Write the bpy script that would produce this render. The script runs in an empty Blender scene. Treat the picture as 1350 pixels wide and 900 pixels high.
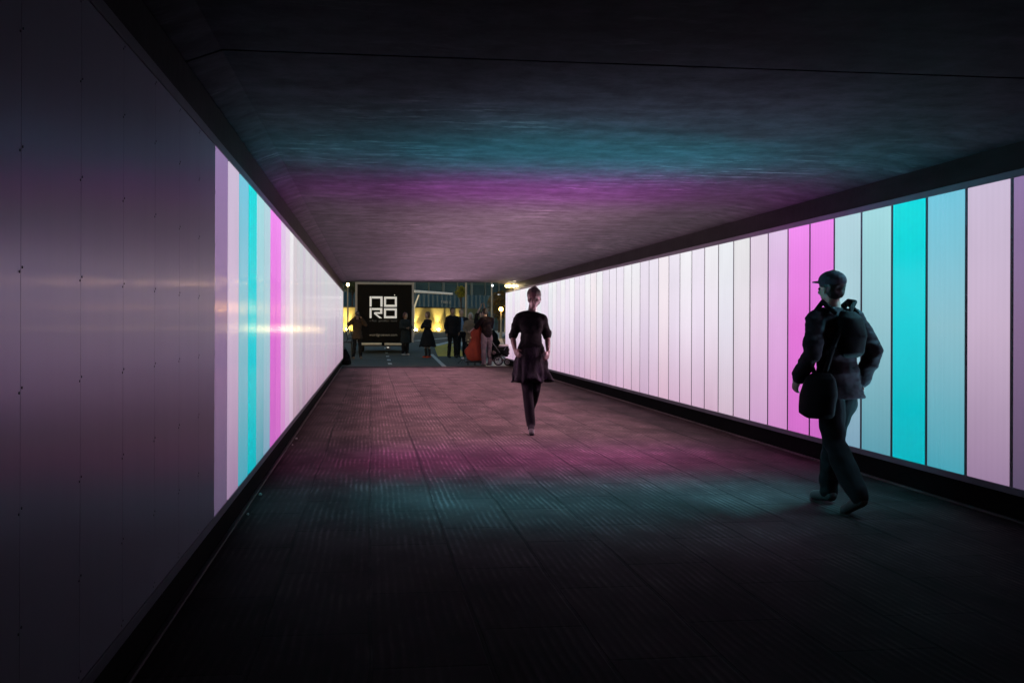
import bpy, bmesh, math, random
from mathutils import Vector, Matrix, noise
random.seed(7)
R = math.radians
SC = bpy.context.scene
COL = SC.collection

# ------------------------------------------------------------------ camera
F, CX, HY = 1420.0, 675.0, 427.0          # focal length and horizon of the 1350 px wide photograph
TH = math.atan(186.0 / F); CT, ST = math.cos(TH), math.sin(TH)
H = 1.31
def at(px, d, z=0.0):
    u = (px - CX) * d / F
    return Vector((u * CT + d * ST, d * CT - u * ST, z))
def gd(py, z=0.0):                       # distance of a point of height z seen at row py
    return F * (H - z) / (py - HY)
cam = bpy.data.cameras.new('camera'); co = bpy.data.objects.new('camera', cam); COL.objects.link(co)
cam.sensor_width = 36; cam.lens = 36 * F / 1350; cam.shift_y = -(450 - HY) / 1350
cam.clip_start = 0.05; cam.clip_end = 2000
co.matrix_world = Matrix.Translation((0, 0, H)) @ Matrix.Rotation(-TH, 4, 'Z') @ Matrix.Rotation(R(90), 4, 'X') @ Matrix.Rotation(R(0.2), 4, 'Z')
SC.camera = co

# ------------------------------------------------------------------ materials
MATS = {}
def nmat(name):
    m = bpy.data.materials.new(name); m.use_nodes = True
    nt = m.node_tree; b = nt.nodes['Principled BSDF']
    return m, nt, b
def N(nt, t, **k):
    n = nt.nodes.new(t)
    for a, v in k.items():
        if a.startswith('i_'): n.inputs[a[2:].replace('_', ' ')].default_value = v
        else: setattr(n, a, v)
    return n
def mapping(nt, scale, coord='Object', rot=(0, 0, 0), loc=(0, 0, 0)):
    tc = N(nt, 'ShaderNodeTexCoord'); mp = N(nt, 'ShaderNodeMapping')
    mp.inputs['Scale'].default_value = scale; mp.inputs['Rotation'].default_value = rot; mp.inputs['Location'].default_value = loc
    nt.links.new(tc.outputs[coord], mp.inputs['Vector']); return mp.outputs['Vector']
def noise_fac(nt, vec, scale, detail=4, rough=0.55):
    n = N(nt, 'ShaderNodeTexNoise'); n.inputs['Scale'].default_value = scale
    n.inputs['Detail'].default_value = detail; n.inputs['Roughness'].default_value = rough
    nt.links.new(vec, n.inputs['Vector']); return n.outputs['Fac']
def ramp(nt, fac, stops):
    r = N(nt, 'ShaderNodeValToRGB'); e = r.color_ramp.elements
    while len(e) < len(stops): e.new(0.5)
    for i, (p, c) in enumerate(stops):
        e[i].position = p; e[i].color = (*c, 1) if len(c) == 3 else c
    nt.links.new(fac, r.inputs['Fac']); return r.outputs['Color']
def mixc(nt, fac, a, b, blend='MIX'):
    m = N(nt, 'ShaderNodeMix', data_type='RGBA', blend_type=blend)
    for sock, v in ((m.inputs[0], fac), (m.inputs[6], a), (m.inputs[7], b)):
        if hasattr(v, 'is_linked'): nt.links.new(v, sock)
        elif isinstance(v, tuple): sock.default_value = (*v, 1) if len(v) == 3 else v
        else: sock.default_value = v
    return m.outputs[2]
def math_(nt, op, a, b=None):
    m = N(nt, 'ShaderNodeMath', operation=op)
    for i, v in enumerate((a, b)):
        if v is None: continue
        if hasattr(v, 'is_linked'): nt.links.new(v, m.inputs[i])
        else: m.inputs[i].default_value = v
    return m.outputs[0]
def bump(nt, b, h, strength=0.3, dist=0.01):
    n = N(nt, 'ShaderNodeBump'); n.inputs['Strength'].default_value = strength; n.inputs['Distance'].default_value = dist
    nt.links.new(h, n.inputs['Height']); nt.links.new(n.outputs['Normal'], b.inputs['Normal'])
def mat(name, col, rough=0.6, metal=0.0, var=0.15, scale=6.0, spec=0.5, bmp=0.0, emit=None, es=0.0):
    if name in MATS: return MATS[name]
    m, nt, b = nmat(name)
    if rough >= 0.79 and spec == 0.5: spec = 0.12
    v = mapping(nt, (1, 1, 1)); f = noise_fac(nt, v, scale)
    lo = tuple(c * (1 - var) for c in col); hi = tuple(min(1, c * (1 + var)) for c in col)
    nt.links.new(ramp(nt, f, [(0.3, lo), (0.7, hi)]), b.inputs['Base Color'])
    b.inputs['Roughness'].default_value = rough; b.inputs['Metallic'].default_value = metal
    b.inputs['Specular IOR Level'].default_value = spec
    if bmp: bump(nt, b, noise_fac(nt, v, scale * 4), bmp, 0.01)
    if emit: b.inputs['Emission Color'].default_value = (*emit, 1); b.inputs['Emission Strength'].default_value = es
    MATS[name] = m; return m
def s2l(c):
    return tuple(((x / 255 / 12.92) if x <= 10 else ((x / 255 + 0.055) / 1.055) ** 2.4) for x in c)

def concrete(name, col, k=1.0):
    m, nt, b = nmat(name)
    v = mapping(nt, (0.8, 2.2, 1)); v2 = mapping(nt, (1, 1, 1)); v3 = mapping(nt, (1.5, 4.6, 1))
    f1 = noise_fac(nt, v, 1.6, 8, 0.65); f2 = noise_fac(nt, v2, 0.8, 5, 0.6); f3 = noise_fac(nt, v3, 2.2, 6, 0.7)
    c = ramp(nt, f1, [(0.3, tuple(x * 0.62 for x in col)), (0.55, col), (0.75, tuple(x * 1.3 for x in col))])
    c = mixc(nt, ramp(nt, f2, [(0.35, (0, 0, 0)), (0.7, (0.75,) * 3)]), c, tuple(x * 0.7 for x in col))
    # lime bloom: thin pale streaks where water came through
    pf = mixc(nt, 1.0, ramp(nt, f3, [(0.54, (0, 0, 0)), (0.68, (1, 1, 1))]), ramp(nt, noise_fac(nt, v2, 0.45, 3), [(0.50, (0, 0, 0)), (0.62, (0.8,) * 3)]), 'MULTIPLY')
    c = mixc(nt, 1.0, c, ramp(nt, noise_fac(nt, v2, 5.5, 7, 0.7), [(0.34, (0.62,) * 3), (0.66, (1.25,) * 3)]), 'MULTIPLY')
    c = mixc(nt, pf, c, (0.19, 0.19, 0.20))
    nt.links.new(c, b.inputs['Base Color']); b.inputs['Roughness'].default_value = 0.75; b.inputs['Specular IOR Level'].default_value = 0.05
    bump(nt, b, math_(nt, 'ADD', math_(nt, 'MULTIPLY', f1, 0.6), math_(nt, 'MULTIPLY', noise_fac(nt, v2, 12, 6, 0.7), 0.6)), 0.14 * k, 0.02)
    return m
M_CEIL = concrete('board_marked_concrete', (0.068, 0.066, 0.076))
M_BEAM = concrete('beam_concrete', (0.03, 0.03, 0.03), 0.5)

def floor_mat():
    m, nt, b = nmat('ribbed_floor_slabs')
    tc = N(nt, 'ShaderNodeTexCoord'); sep = N(nt, 'ShaderNodeSeparateXYZ'); nt.links.new(tc.outputs['Object'], sep.inputs[0])
    vw = mapping(nt, (0.6, 0.5, 1))
    wob = noise_fac(nt, vw, 1.0, 3)
    x = math_(nt, 'ADD', sep.outputs['X'], math_(nt, 'MULTIPLY', math_(nt, 'SUBTRACT', wob, 0.5), 0.06))
    # slabs run lengthways down the tunnel, joints staggered from row to row
    cmb = N(nt, 'ShaderNodeCombineXYZ'); nt.links.new(sep.outputs['Y'], cmb.inputs['X']); nt.links.new(x, cmb.inputs['Y'])
    br = N(nt, 'ShaderNodeTexBrick'); br.offset = 0.42; br.inputs['Scale'].default_value = 1.0
    br.inputs['Brick Width'].default_value = 1.15; br.inputs['Row Height'].default_value = 0.46
    br.inputs['Mortar Size'].default_value = 0.012; br.inputs['Mortar Smooth'].default_value = 0.4; br.inputs['Bias'].default_value = 0.0
    br.inputs['Color1'].default_value = (0.034, 0.0215, 0.0215, 1); br.inputs['Color2'].default_value = (0.022, 0.0145, 0.0145, 1); br.inputs['Mortar'].default_value = (0.011, 0.0075, 0.0075, 1)
    nt.links.new(cmb.outputs[0], br.inputs['Vector'])
    lane = math_(nt, 'FLOOR', math_(nt, 'DIVIDE', x, 0.46))
    tilt = math_(nt, 'MULTIPLY', math_(nt, 'SINE', math_(nt, 'MULTIPLY', lane, 12.9)), 0.02)
    xr = math_(nt, 'ADD', x, math_(nt, 'MULTIPLY', sep.outputs['Y'], tilt))
    xr = math_(nt, 'ADD', xr, math_(nt, 'MULTIPLY', noise_fac(nt, mapping(nt, (1.5, 1.2, 1)), 2.0, 3), 0.022))
    ribs = math_(nt, 'SINE', math_(nt, 'MULTIPLY', xr, 2 * math.pi / 0.043))
    # ribs broken up by wear
    wear = ramp(nt, noise_fac(nt, mapping(nt, (2.2, 0.9, 1)), 2.0, 5, 0.7), [(0.35, (0.0,) * 3), (0.62, (1,) * 3)])
    ribn = math_(nt, 'MULTIPLY', math_(nt, 'ADD', math_(nt, 'MULTIPLY', ribs, 0.5), 0.5), wear)
    c = mixc(nt, math_(nt, 'MULTIPLY', math_(nt, 'POWER', ribn, 2.0), 0.75), br.outputs['Color'], (0.092, 0.064, 0.065))
    dirt = ramp(nt, noise_fac(nt, mapping(nt, (1.1, 0.55, 1)), 1.3, 7, 0.68), [(0.36, (0.45,) * 3), (0.62, (1,) * 3)])
    c = mixc(nt, 1.0, c, dirt, 'MULTIPLY')
    spots = ramp(nt, noise_fac(nt, mapping(nt, (1, 1, 1)), 14, 2), [(0.70, (1,) * 3), (0.78, (0.45,) * 3)])
    c = mixc(nt, 1.0, c, spots, 'MULTIPLY')
    nt.links.new(c, b.inputs['Base Color'])
    nt.links.new(ramp(nt, dirt, [(0, (0.85,) * 3), (1, (0.75,) * 3)]), b.inputs['Roughness'])
    b.inputs['Specular IOR Level'].default_value = 0.06
    hgt = math_(nt, 'ADD', math_(nt, 'MULTIPLY', ribn, 0.35), math_(nt, 'MULTIPLY', br.outputs['Fac'], -1.0))
    bump(nt, b, hgt, 0.55, 0.006)
    return m
M_FLOOR = floor_mat()

def panel_mat(name, top, mid, bot, k=1.0, off=False):
    """edge-lit polycarbonate panel: strips of diodes along the top make it give off more light there; glossy skin, slightly wavy lengthways"""
    m, nt, b = nmat(name)
    tc = N(nt, 'ShaderNodeTexCoord'); sep = N(nt, 'ShaderNodeSeparateXYZ'); nt.links.new(tc.outputs['Object'], sep.inputs[0])
    if not off:
        t = math_(nt, 'DIVIDE', math_(nt, 'SUBTRACT', sep.outputs['Z'], 0.20), 2.12)
        c = ramp(nt, t, [(0.0, s2l(bot)), (0.52, s2l(mid)), (0.97, s2l(top))])
        fl = math_(nt, 'ADD', math_(nt, 'MULTIPLY', math_(nt, 'SINE', math_(nt, 'MULTIPLY', sep.outputs['Y'], 2 * math.pi / 0.07)), 0.012), 0.988)
        cl = noise_fac(nt, mapping(nt, (1, 1.3, 0.55)), 1.1, 4)
        st = math_(nt, 'MULTIPLY', fl, math_(nt, 'ADD', math_(nt, 'MULTIPLY', cl, 0.22), 0.89))
        nt.links.new(c, b.inputs['Emission Color'])
        nt.links.new(math_(nt, 'MULTIPLY', st, k), b.inputs['Emission Strength'])
        b.inputs['Base Color'].default_value = (0.015, 0.015, 0.016, 1)
        b.inputs['Roughness'].default_value = 0.16; b.inputs['Specular IOR Level'].default_value = 0.03
    else:
        f = noise_fac(nt, mapping(nt, (1, 1.2, 0.25)), 3.0, 6, 0.6)
        nt.links.new(ramp(nt, f, [(0.3, (0.40, 0.40, 0.45)), (0.7, (0.44, 0.44, 0.49))]), b.inputs['Base Color'])
        b.inputs['Roughness'].default_value = 0.37; b.inputs['Specular IOR Level'].default_value = 0.8; b.inputs['Specular Tint'].default_value = (0.80, 0.53, 1.0, 1)
    w1 = noise_fac(nt, mapping(nt, (0.2, 1.0, 0.12)), 5.0, 3)
    n = N(nt, 'ShaderNodeBump'); n.inputs['Strength'].default_value = 0.5; n.inputs['Distance'].default_value = 0.0035
    nt.links.new(w1, n.inputs['Height'])
    nt.links.new(n.outputs['Normal'], b.inputs['Normal'])
    # thin glossy skin drawn lengthways: smears distant lamps into level streaks
    gl = N(nt, 'ShaderNodeBsdfAnisotropic'); gl.inputs['Roughness'].default_value = 0.19; gl.inputs['Anisotropy'].default_value = 0.77; gl.inputs['Color'].default_value = (0.82, 0.64, 0.95, 1)
    tv = N(nt, 'ShaderNodeCombineXYZ'); tv.inputs['Z'].default_value = 1.0
    nt.links.new(tv.outputs[0], gl.inputs['Tangent']); nt.links.new(n.outputs['Normal'], gl.inputs['Normal'])
    mx = N(nt, 'ShaderNodeMixShader'); mx.inputs[0].default_value = 0.17 if off else 0.035
    nt.links.new(b.outputs[0], mx.inputs[1]); nt.links.new(gl.outputs[0], mx.inputs[2])
    nt.links.new(mx.outputs[0], nt.nodes['Material Output'].inputs['Surface'])
    return m
M_OFF = panel_mat('unlit_polycarbonate', None, None, None, off=True)
PAN = [((150, 125, 172), (135, 108, 145), (98, 84, 112)),
       ((212, 196, 222), (206, 182, 208), (160, 132, 166)),
       ((120, 205, 228), (140, 195, 208), (72, 168, 188)),
       ((10, 218, 224), (0, 205, 215), (0, 182, 196)),
       ((170, 226, 232), (150, 202, 212), (92, 162, 180)),
       ((186, 222, 232), (166, 206, 216), (128, 168, 192)),
       ((238, 138, 236), (218, 104, 208), (200, 104, 194)),
       ((240, 142, 238), (222, 112, 210), (206, 110, 198)),
       ((230, 202, 238), (224, 172, 224), (216, 146, 210)),
       ((240, 224, 242), (234, 206, 232), (216, 168, 214)),
       ((246, 246, 248), (238, 226, 238), (220, 186, 216))]
WH = [((246, 246, 250), (240, 228, 242), (214, 178, 204)), ((250, 242, 248), (242, 226, 236), (220, 182, 206)),
      ((242, 246, 250), (232, 228, 240), (212, 186, 206)), ((242, 236, 248), (236, 222, 240), (216, 180, 208)),
      ((240, 232, 246), (228, 212, 232), (204, 172, 200))]
KPAN = [0.92, 0.94, 0.95, 1.0, 0.95, 0.95, 1.05, 1.05, 0.95, 0.92, 0.9]
M_PAN = [panel_mat('lit_panel_tone_%d' % i, *c, k=KPAN[i]) for i, c in enumerate(PAN)]
M_WH = [panel_mat('white_panel_tone_%d' % i, *c, k=0.97) for i, c in enumerate(WH)]
M_WHL = [panel_mat('dimmed_left_panel_tone_%d' % i, *c, k=0.70) for i, c in enumerate(WH)]  # same white panels, dimmed to imitate falloff at the grazing view
M_ALU = mat('satin_aluminium_frame', (0.13, 0.12, 0.15), 0.5, 0.0, 0.08, spec=0.2)
M_SCREW = mat('dull_screw_steel', (0.11, 0.105, 0.12), 0.45, 0.2, 0.1)
M_BLACK = mat('black_plinth_paint', (0.004, 0.004, 0.0044), 0.8, 0, 0.3, spec=0.03)
M_KERB = mat('worn_concrete_edge', (0.07, 0.055, 0.056), 0.6, 0, 0.35, 3.0, bmp=0.2, spec=0.2)
M_DARKMET = mat('dark_painted_steel', (0.03, 0.03, 0.033), 0.35, 0.3, 0.2)
M_ASPH = None

# ------------------------------------------------------------------ object helpers
def link(name, bm, m, parent=None, smooth=False):
    me = bpy.data.meshes.new(name); bm.normal_update(); bm.to_mesh(me); bm.free()
    if smooth:
        for p in me.polygons: p.use_smooth = True
    o = bpy.data.objects.new(name, me); COL.objects.link(o)
    for mm in (m if isinstance(m, (list, tuple)) else [m]): me.materials.append(mm)
    if parent is not None: o.parent = parent
    return o
def tag(o, label=None, cat=None, group=None, kind=None):
    if label: o['label'] = label
    if cat: o['category'] = cat
    if group: o['group'] = group
    if kind: o['kind'] = kind
    return o
def thing(name, label, cat, loc=(0, 0, 0), rz=0.0, group=None):
    o = bpy.data.objects.new(name, None); COL.objects.link(o); o.empty_display_size = 0.2
    o.location = loc; o.rotation_euler = (0, 0, rz)
    return tag(o, label, cat, group)
def box(bm, x0, x1, y0, y1, z0, z1, bev=0.0):
    vs = [bm.verts.new((x, y, z)) for z in (z0, z1) for y in (y0, y1) for x in (x0, x1)]
    fs = [bm.faces.new([vs[i] for i in q]) for q in ((0, 2, 3, 1), (4, 5, 7, 6), (0, 1, 5, 4), (2, 6, 7, 3), (0, 4, 6, 2), (1, 3, 7, 5))]
    if bev:
        es = {e for f in fs for e in f.edges}
        bmesh.ops.bevel(bm, geom=list(es), offset=bev, segments=2, profile=0.5, affect='EDGES')
def prism(bm, pts, axis, a, b):
    """extrude a closed 2D outline along an axis; pts are the other two coordinates in order"""
    def mk(p, t):
        return {'x': (t, p[0], p[1]), 'y': (p[0], t, p[1]), 'z': (p[0], p[1], t)}[axis]
    A = [bm.verts.new(mk(p, a)) for p in pts]; B = [bm.verts.new(mk(p, b)) for p in pts]
    n = len(pts); bm.faces.new(A[::-1]); bm.faces.new(B)
    for i in range(n): bm.faces.new((A[i], A[(i + 1) % n], B[(i + 1) % n], B[i]))
    bmesh.ops.recalc_face_normals(bm, faces=bm.faces)
def frame_of(d):
    d = d.normalized(); a = Vector((0, 0, 1)) if abs(d.z) < 0.9 else Vector((1, 0, 0))
    u = d.cross(a).normalized(); return u, d.cross(u).normalized()
def tube(bm, p, q, r0, r1=None, n=12):
    p, q = Vector(p), Vector(q); r1 = r0 if r1 is None else r1
    u, v = frame_of(q - p)
    A = [bm.verts.new(p + (u * math.cos(t) + v * math.sin(t)) * r0) for t in (2 * math.pi * i / n for i in range(n))]
    B = [bm.verts.new(q + (u * math.cos(t) + v * math.sin(t)) * r1) for t in (2 * math.pi * i / n for i in range(n))]
    bm.faces.new(A); bm.faces.new(B[::-1])
    for i in range(n): bm.faces.new((A[i], B[i], B[(i + 1) % n], A[(i + 1) % n]))
def ball(bm, c, r, scale=(1, 1, 1), rot=None, nu=14, nv=9):
    mtx = Matrix.Translation(c) @ (rot.to_4x4() if rot else Matrix.Identity(4)) @ Matrix.Diagonal((r * scale[0], r * scale[1], r * scale[2], 1))
    top, bot = bm.verts.new(mtx @ Vector((0, 0, 1))), bm.verts.new(mtx @ Vector((0, 0, -1))); rows = []
    for j in range(1, nv):
        ph = math.pi * j / nv; zz, rr = math.cos(ph), math.sin(ph)
        rows.append([bm.verts.new(mtx @ Vector((rr * math.cos(2 * math.pi * i / nu), rr * math.sin(2 * math.pi * i / nu), zz))) for i in range(nu)])
    for i in range(nu):
        k = (i + 1) % nu
        bm.faces.new((top, rows[0][i], rows[0][k])); bm.faces.new((bot, rows[-1][k], rows[-1][i]))
        for j in range(nv - 2): bm.faces.new((rows[j][i], rows[j + 1][i], rows[j + 1][k], rows[j][k]))
def limb(bm, pts, rad, n=14):
    for i in range(len(pts) - 1): tube(bm, pts[i], pts[i + 1], rad[i], rad[i + 1], n)
    for p, r in zip(pts, rad): ball(bm, Vector(p), r * 0.995, nu=n, nv=9)
def loft(bm, rings, n=24):
    """rings: (cx, cy, cz, rx, ry)"""
    prev = None
    for k, (cx, cy, cz, rx, ry) in enumerate(rings):
        cur = [bm.verts.new((cx + rx * math.cos(t), cy + ry * math.sin(t), cz)) for t in (2 * math.pi * i / n for i in range(n))]
        if prev is None: bm.faces.new(cur[::-1])
        else:
            for i in range(n): bm.faces.new((prev[i], prev[(i + 1) % n], cur[(i + 1) % n], cur[i]))
        prev = cur
    bm.faces.new(prev)
def torus(bm, c, axis, R0, r, n=28, m=8):
    u, v = frame_of(Vector(axis)); ax = Vector(axis).normalized(); c = Vector(c); ring = []
    for i in range(n):
        t = 2 * math.pi * i / n; e = u * math.cos(t) + v * math.sin(t)
        ring.append([bm.verts.new(c + e * (R0 + r * math.cos(s)) + ax * r * math.sin(s)) for s in (2 * math.pi * j / m for j in range(m))])
    for i in range(n):
        for j in range(m):
            bm.faces.new((ring[i][j], ring[(i + 1) % n][j], ring[(i + 1) % n][(j + 1) % m], ring[i][(j + 1) % m]))
def remeshed(bm, voxel, smooth_it=4):
    """fuse overlapping closed pieces into one continuous skin"""
    me = bpy.data.meshes.new('tmp'); bmesh.ops.recalc_face_normals(bm, faces=bm.faces); bm.to_mesh(me); bm.free()
    o = bpy.data.objects.new('tmp', me); COL.objects.link(o)
    md = o.modifiers.new('r', 'REMESH'); md.mode = 'VOXEL'; md.voxel_size = voxel; md.use_smooth_shade = True
    if smooth_it:
        s = o.modifiers.new('s', 'SMOOTH'); s.iterations = smooth_it; s.factor = 0.5
    bpy.context.view_layer.update()
    dg = bpy.context.evaluated_depsgraph_get()
    out = bpy.data.meshes.new_from_object(o.evaluated_get(dg))
    bpy.data.objects.remove(o); bpy.data.meshes.remove(me)
    b2 = bmesh.new(); b2.from_mesh(out); bpy.data.meshes.remove(out); return b2
def crumple(bm, amp, freq, seed=0.0, zs=1.0):
    bm.normal_update()
    for v in bm.verts:
        k = noise.noise(Vector((v.co.x * freq + seed, v.co.y * freq + seed, v.co.z * freq * zs)))
        v.co += v.normal * k * amp

# ================================================================== THE SETTING
# ---- tunnel: X across (left wall -0.868, right wall 4.28), Y along, Z up
A, B = -0.868, 4.28
ZB, ZT = 0.178, 2.352            # light wall: foot and head
Y0, W, NP = 6.20, 0.562, 50      # first lit panel, panel width, number of lit panels
YE = Y0 + W * NP                 # tunnel mouth
YF = 33.15                       # the paving stops just inside the mouth
YN = Y0 - W * 50
bm = bmesh.new(); box(bm, -0.95, 4.36, YN, YF, -0.12, 0.0)
tag(link('floor', bm, M_FLOOR), kind='structure')
# ceiling: haunch along both sides, expansion joint across at y = 5.2
prof = [(-1.5, 2.535), (-0.86, 2.535), (-0.70, 2.595), (3.86, 2.595), (4.26, 2.535), (5.4, 2.535), (5.4, 3.3), (-1.5, 3.3)]
prof_in = [(-1.5, 2.62), (-0.88, 2.62), (-0.70, 2.69), (3.86, 2.69), (4.28, 2.62), (5.4, 2.62), (5.4, 3.3), (-1.5, 3.3)]
bm = bmesh.new(); prism(bm, prof, 'y', YN, 5.195); prism(bm, prof_in, 'y', 5.196, 5.219); prism(bm, prof, 'y', 5.22, 33.45)
tag(link('ceiling', bm, M_CEIL), kind='structure')

SPREAD, STEEP = 56, 0.16
KL = [3.2, 2.4, 4.5, 15.0, 4.5, 4.0, 13.0, 13.0, 9.0, 9.5]; KLW = 10.5
KD = [1.4, 1.2, 7.0, 22.0, 7.0, 7.0, 18.0, 17.0, 19.0, 19.5]; KDW = 20.0; TINTD = {3: (.10, .8, .95), 6: (1, .2, .66), 7: (1, .22, .66)}; TINTW = (1.0, 0.58, 0.74)
TINT = [(.54, .68, 1), (.50, .70, 1), (.22, .8, 1), (0, .82, 1), (.22, .8, 1), (.35, .7, 1), (.95, .10, .95), (1, .14, .95), (1, .36, .95), (1, .5, .85)]
def side_wall(x, s, label):
    """s = +1: inner face looks towards +X (left wall); -1: right wall"""
    t = thing('light_wall', label, 'wall', (0, 0, 0))
    def bx(bm, d0, d1, *r, **k):          # d: distance in front of (+) or behind (-) the panel face
        a, b = x + s * d0, x + s * d1
        box(bm, min(a, b), max(a, b), *r, **k)
    bm = bmesh.new(); bx(bm, -0.5, -0.07, YN, YE, -0.1, 2.53)
    link('backing', bm, M_BLACK, t)
    g0 = 0.025
    npan = int(round((YE - YN) / W))
    first = int(round((Y0 - YN) / W))
    for i in range(npan):
        y = YN + i * W
        k = i - first; ga = 0.0013 if k <= 0 else g0; gb = 0.0013 if k < -1 else (0.0013 if k == -1 else g0); g = ga
        bm = bmesh.new(); bx(bm, -0.05, 0.0, y + ga, y + W - gb, ZB + 0.048, ZT - 0.05)
        if k < 0: link('unlit_panel', bm, M_OFF, t)
        else: link('lit_panel', bm, M_PAN[k] if k < len(M_PAN) else (M_WH if s < 0 else M_WHL)[random.choice((0, 0, 1, 2, 3, 4))], t)
        if k <= 0:
            bm = bmesh.new(); bx(bm, -0.05, -0.0006, y - g + 0.0002, y + g - 0.0002, ZB + 0.048, ZT - 0.05); link('mullion', bm, M_OFF, t)
        else:
            bm = bmesh.new(); bx(bm, -0.05, -0.006, y - g + 0.001, y + g - 0.001, ZB + 0.048, ZT - 0.05); link('mullion', bm, M_ALU, t)
        if k <= 0 and y > 1.0 and s > 0:
            for zz in (0.54, 0.838, 1.14, 1.442, 1.744, 2.04, 2.28, 0.25):
                bm = bmesh.new()
                for dy, dz in ((-0.011, -0.006), (0.011, 0.006)):
                    tube(bm, (x - 0.004 * s, y + dy, zz + dz), (x + 0.002 * s, y + dy, zz + dz), 0.0040, 0.0034, 8)
                link('screw_pair', bm, M_SCREW, t)
        # lamps added at the rails for the colour bands: the foot rail washes the ceiling, the head rail washes the floor
        if 0 <= k < 46 and (k < 10 or (k - 10) % 4 == 0):
            nw = 1 if k < 10 else min(4, NP - k)
            for up, dx, dz, q in ((1, 0.76, 0.65, 1.0), (1, 0.40, 0.92, STEEP), (-1, 0.66, -0.75, 1.0), (-1, 0.36, -0.93, STEEP)):
                if q == STEEP and k < 2: continue
                L = bpy.data.lights.new('added_band_light', 'AREA'); L.shape = 'RECTANGLE'; L.size = W * nw - 0.03; L.size_y = 0.04
                L.color = TINTD[k] if (up < 0 and k in TINTD) else (TINT[k] if k < len(TINT) else TINTW); L.spread = R(SPREAD)
                L.energy = q * nw * ((KL if up > 0 else KD)[k] if k < len(KL) else (KLW if up > 0 else KDW))
                lo = bpy.data.objects.new('added_band_light', L); COL.objects.link(lo); lo.parent = t
                lo.location = (x + (0.012 if q == 1.0 else 0.016) * s, y + W * nw / 2, ZB + 0.03 if up > 0 else ZT - 0.03)
                # long side of the strip along the wall, beam across the passage
                zax = -Vector((s * dx, 0, dz)).normalized(); xax = Vector((0, 1, 0)); yax = zax.cross(xax); lo.rotation_euler = Matrix((xax, yax, zax)).transposed().to_euler()
    for z0, z1, nm in ((ZB, ZB + 0.046, 'foot_rail'), (ZT - 0.048, ZT, 'head_rail')):
        bm = bmesh.new(); bx(bm, -0.05, 0.006, YN, YE, z0, z1, bev=0.002); link(nm, bm, M_ALU if False else M_RAIL, t)
    bm = bmesh.new(); bx(bm, -0.05, 0.004, YE, YE + 0.03, ZB, ZT); link('end_trim', bm, M_RAIL, t)
    bm = bmesh.new(); bx(bm, -0.069, -0.02, YN, YE, 0.0, ZB - 0.001); link('plinth', bm, M_BLACK, t)
    return t
M_RAIL = mat('grey_frame_rail', (0.15, 0.145, 0.175), 0.5, 0.0, 0.08, spec=0.15)
side_wall(A, 1, 'left wall of the underpass, close unlit grey panels turning into narrow glowing coloured and white panels')
side_wall(B, -1, 'right wall of the underpass, long row of glowing white, pink, blue and cyan upright panels')
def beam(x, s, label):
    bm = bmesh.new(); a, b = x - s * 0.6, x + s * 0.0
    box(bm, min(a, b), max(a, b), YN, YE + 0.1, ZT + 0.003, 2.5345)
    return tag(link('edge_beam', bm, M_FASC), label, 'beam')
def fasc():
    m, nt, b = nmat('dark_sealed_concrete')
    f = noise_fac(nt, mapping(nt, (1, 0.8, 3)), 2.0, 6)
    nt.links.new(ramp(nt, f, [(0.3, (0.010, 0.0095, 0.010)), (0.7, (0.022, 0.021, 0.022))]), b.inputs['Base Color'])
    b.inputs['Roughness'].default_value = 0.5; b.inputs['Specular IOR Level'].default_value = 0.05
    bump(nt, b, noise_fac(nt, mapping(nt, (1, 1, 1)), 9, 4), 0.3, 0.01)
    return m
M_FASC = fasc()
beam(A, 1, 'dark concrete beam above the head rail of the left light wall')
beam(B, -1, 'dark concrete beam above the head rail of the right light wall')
def channel(x, s, label):
    bm = bmesh.new(); a, b = x - s * 0.004, x + s * 0.022
    box(bm, min(a, b), max(a, b), YN, YF - 0.02, 0.001, 0.016, bev=0.003)
    return tag(link('floor_edge_strip', bm, M_KERB), label, 'edge strip')
channel(A - 0.012, 1, 'thin worn edge strip along the floor below the left wall')
channel(B + 0.008, -1, 'thin worn edge strip along the floor below the right wall')
# small stones lying by the left edge of the floor
for px, py, r in ((330, 654, 0.012), (317, 680, 0.01), (387, 580, 0.014), (381, 588, 0.009)):
    bm = bmesh.new(); p = at(px, gd(py)); ball(bm, Vector((max(p.x, -0.83), p.y, r * 0.7)), r, (1, 1.2, 0.8), nu=9, nv=6); crumple(bm, 0.004, 70, px)
    tag(link('pebble', bm, mat('pale_stone', (0.5, 0.48, 0.46), 0.6)), 'small pale pebble on the floor at the foot of the left wall', 'pebble', 'pebbles along the left edge')

# ---- the open ground beyond: level to y = 50, then rising gently
def gz(y): return 0.0 if y < 48 else (y - 48) / 52 * 0.62 if y < 100 else 0.62 + (y - 100) * 0.013
def asphalt():
    m, nt, b = nmat('dark_asphalt')
    f = noise_fac(nt, mapping(nt, (1, 1, 1)), 0.6, 6); g = noise_fac(nt, mapping(nt, (1, 1, 1)), 40, 3)
    c = ramp(nt, f, [(0.3, (0.060, 0.054, 0.034)), (0.7, (0.098, 0.088, 0.056))])
    c = mixc(nt, 1.0, c, ramp(nt, g, [(0.3, (0.7,) * 3), (0.7, (1.2,) * 3)]), 'MULTIPLY')
    nt.links.new(c, b.inputs['Base Color']); b.inputs['Roughness'].default_value = 0.75
    return m
M_ASPH = asphalt()
bm = bmesh.new()
ys = [YN - 60, YF + 0.01, 48, 60, 74, 100, 130, 200, 700]; xs = [-400, -60, -20, 0, 10, 30, 80, 500]
grid = [[bm.verts.new((x, y, gz(y) - 0.012)) for x in xs] for y in ys]
for i in range(1, len(ys) - 1):
    for j in range(len(xs) - 1): bm.faces.new((grid[i][j], grid[i][j + 1], grid[i + 1][j + 1], grid[i + 1][j]))
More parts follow.
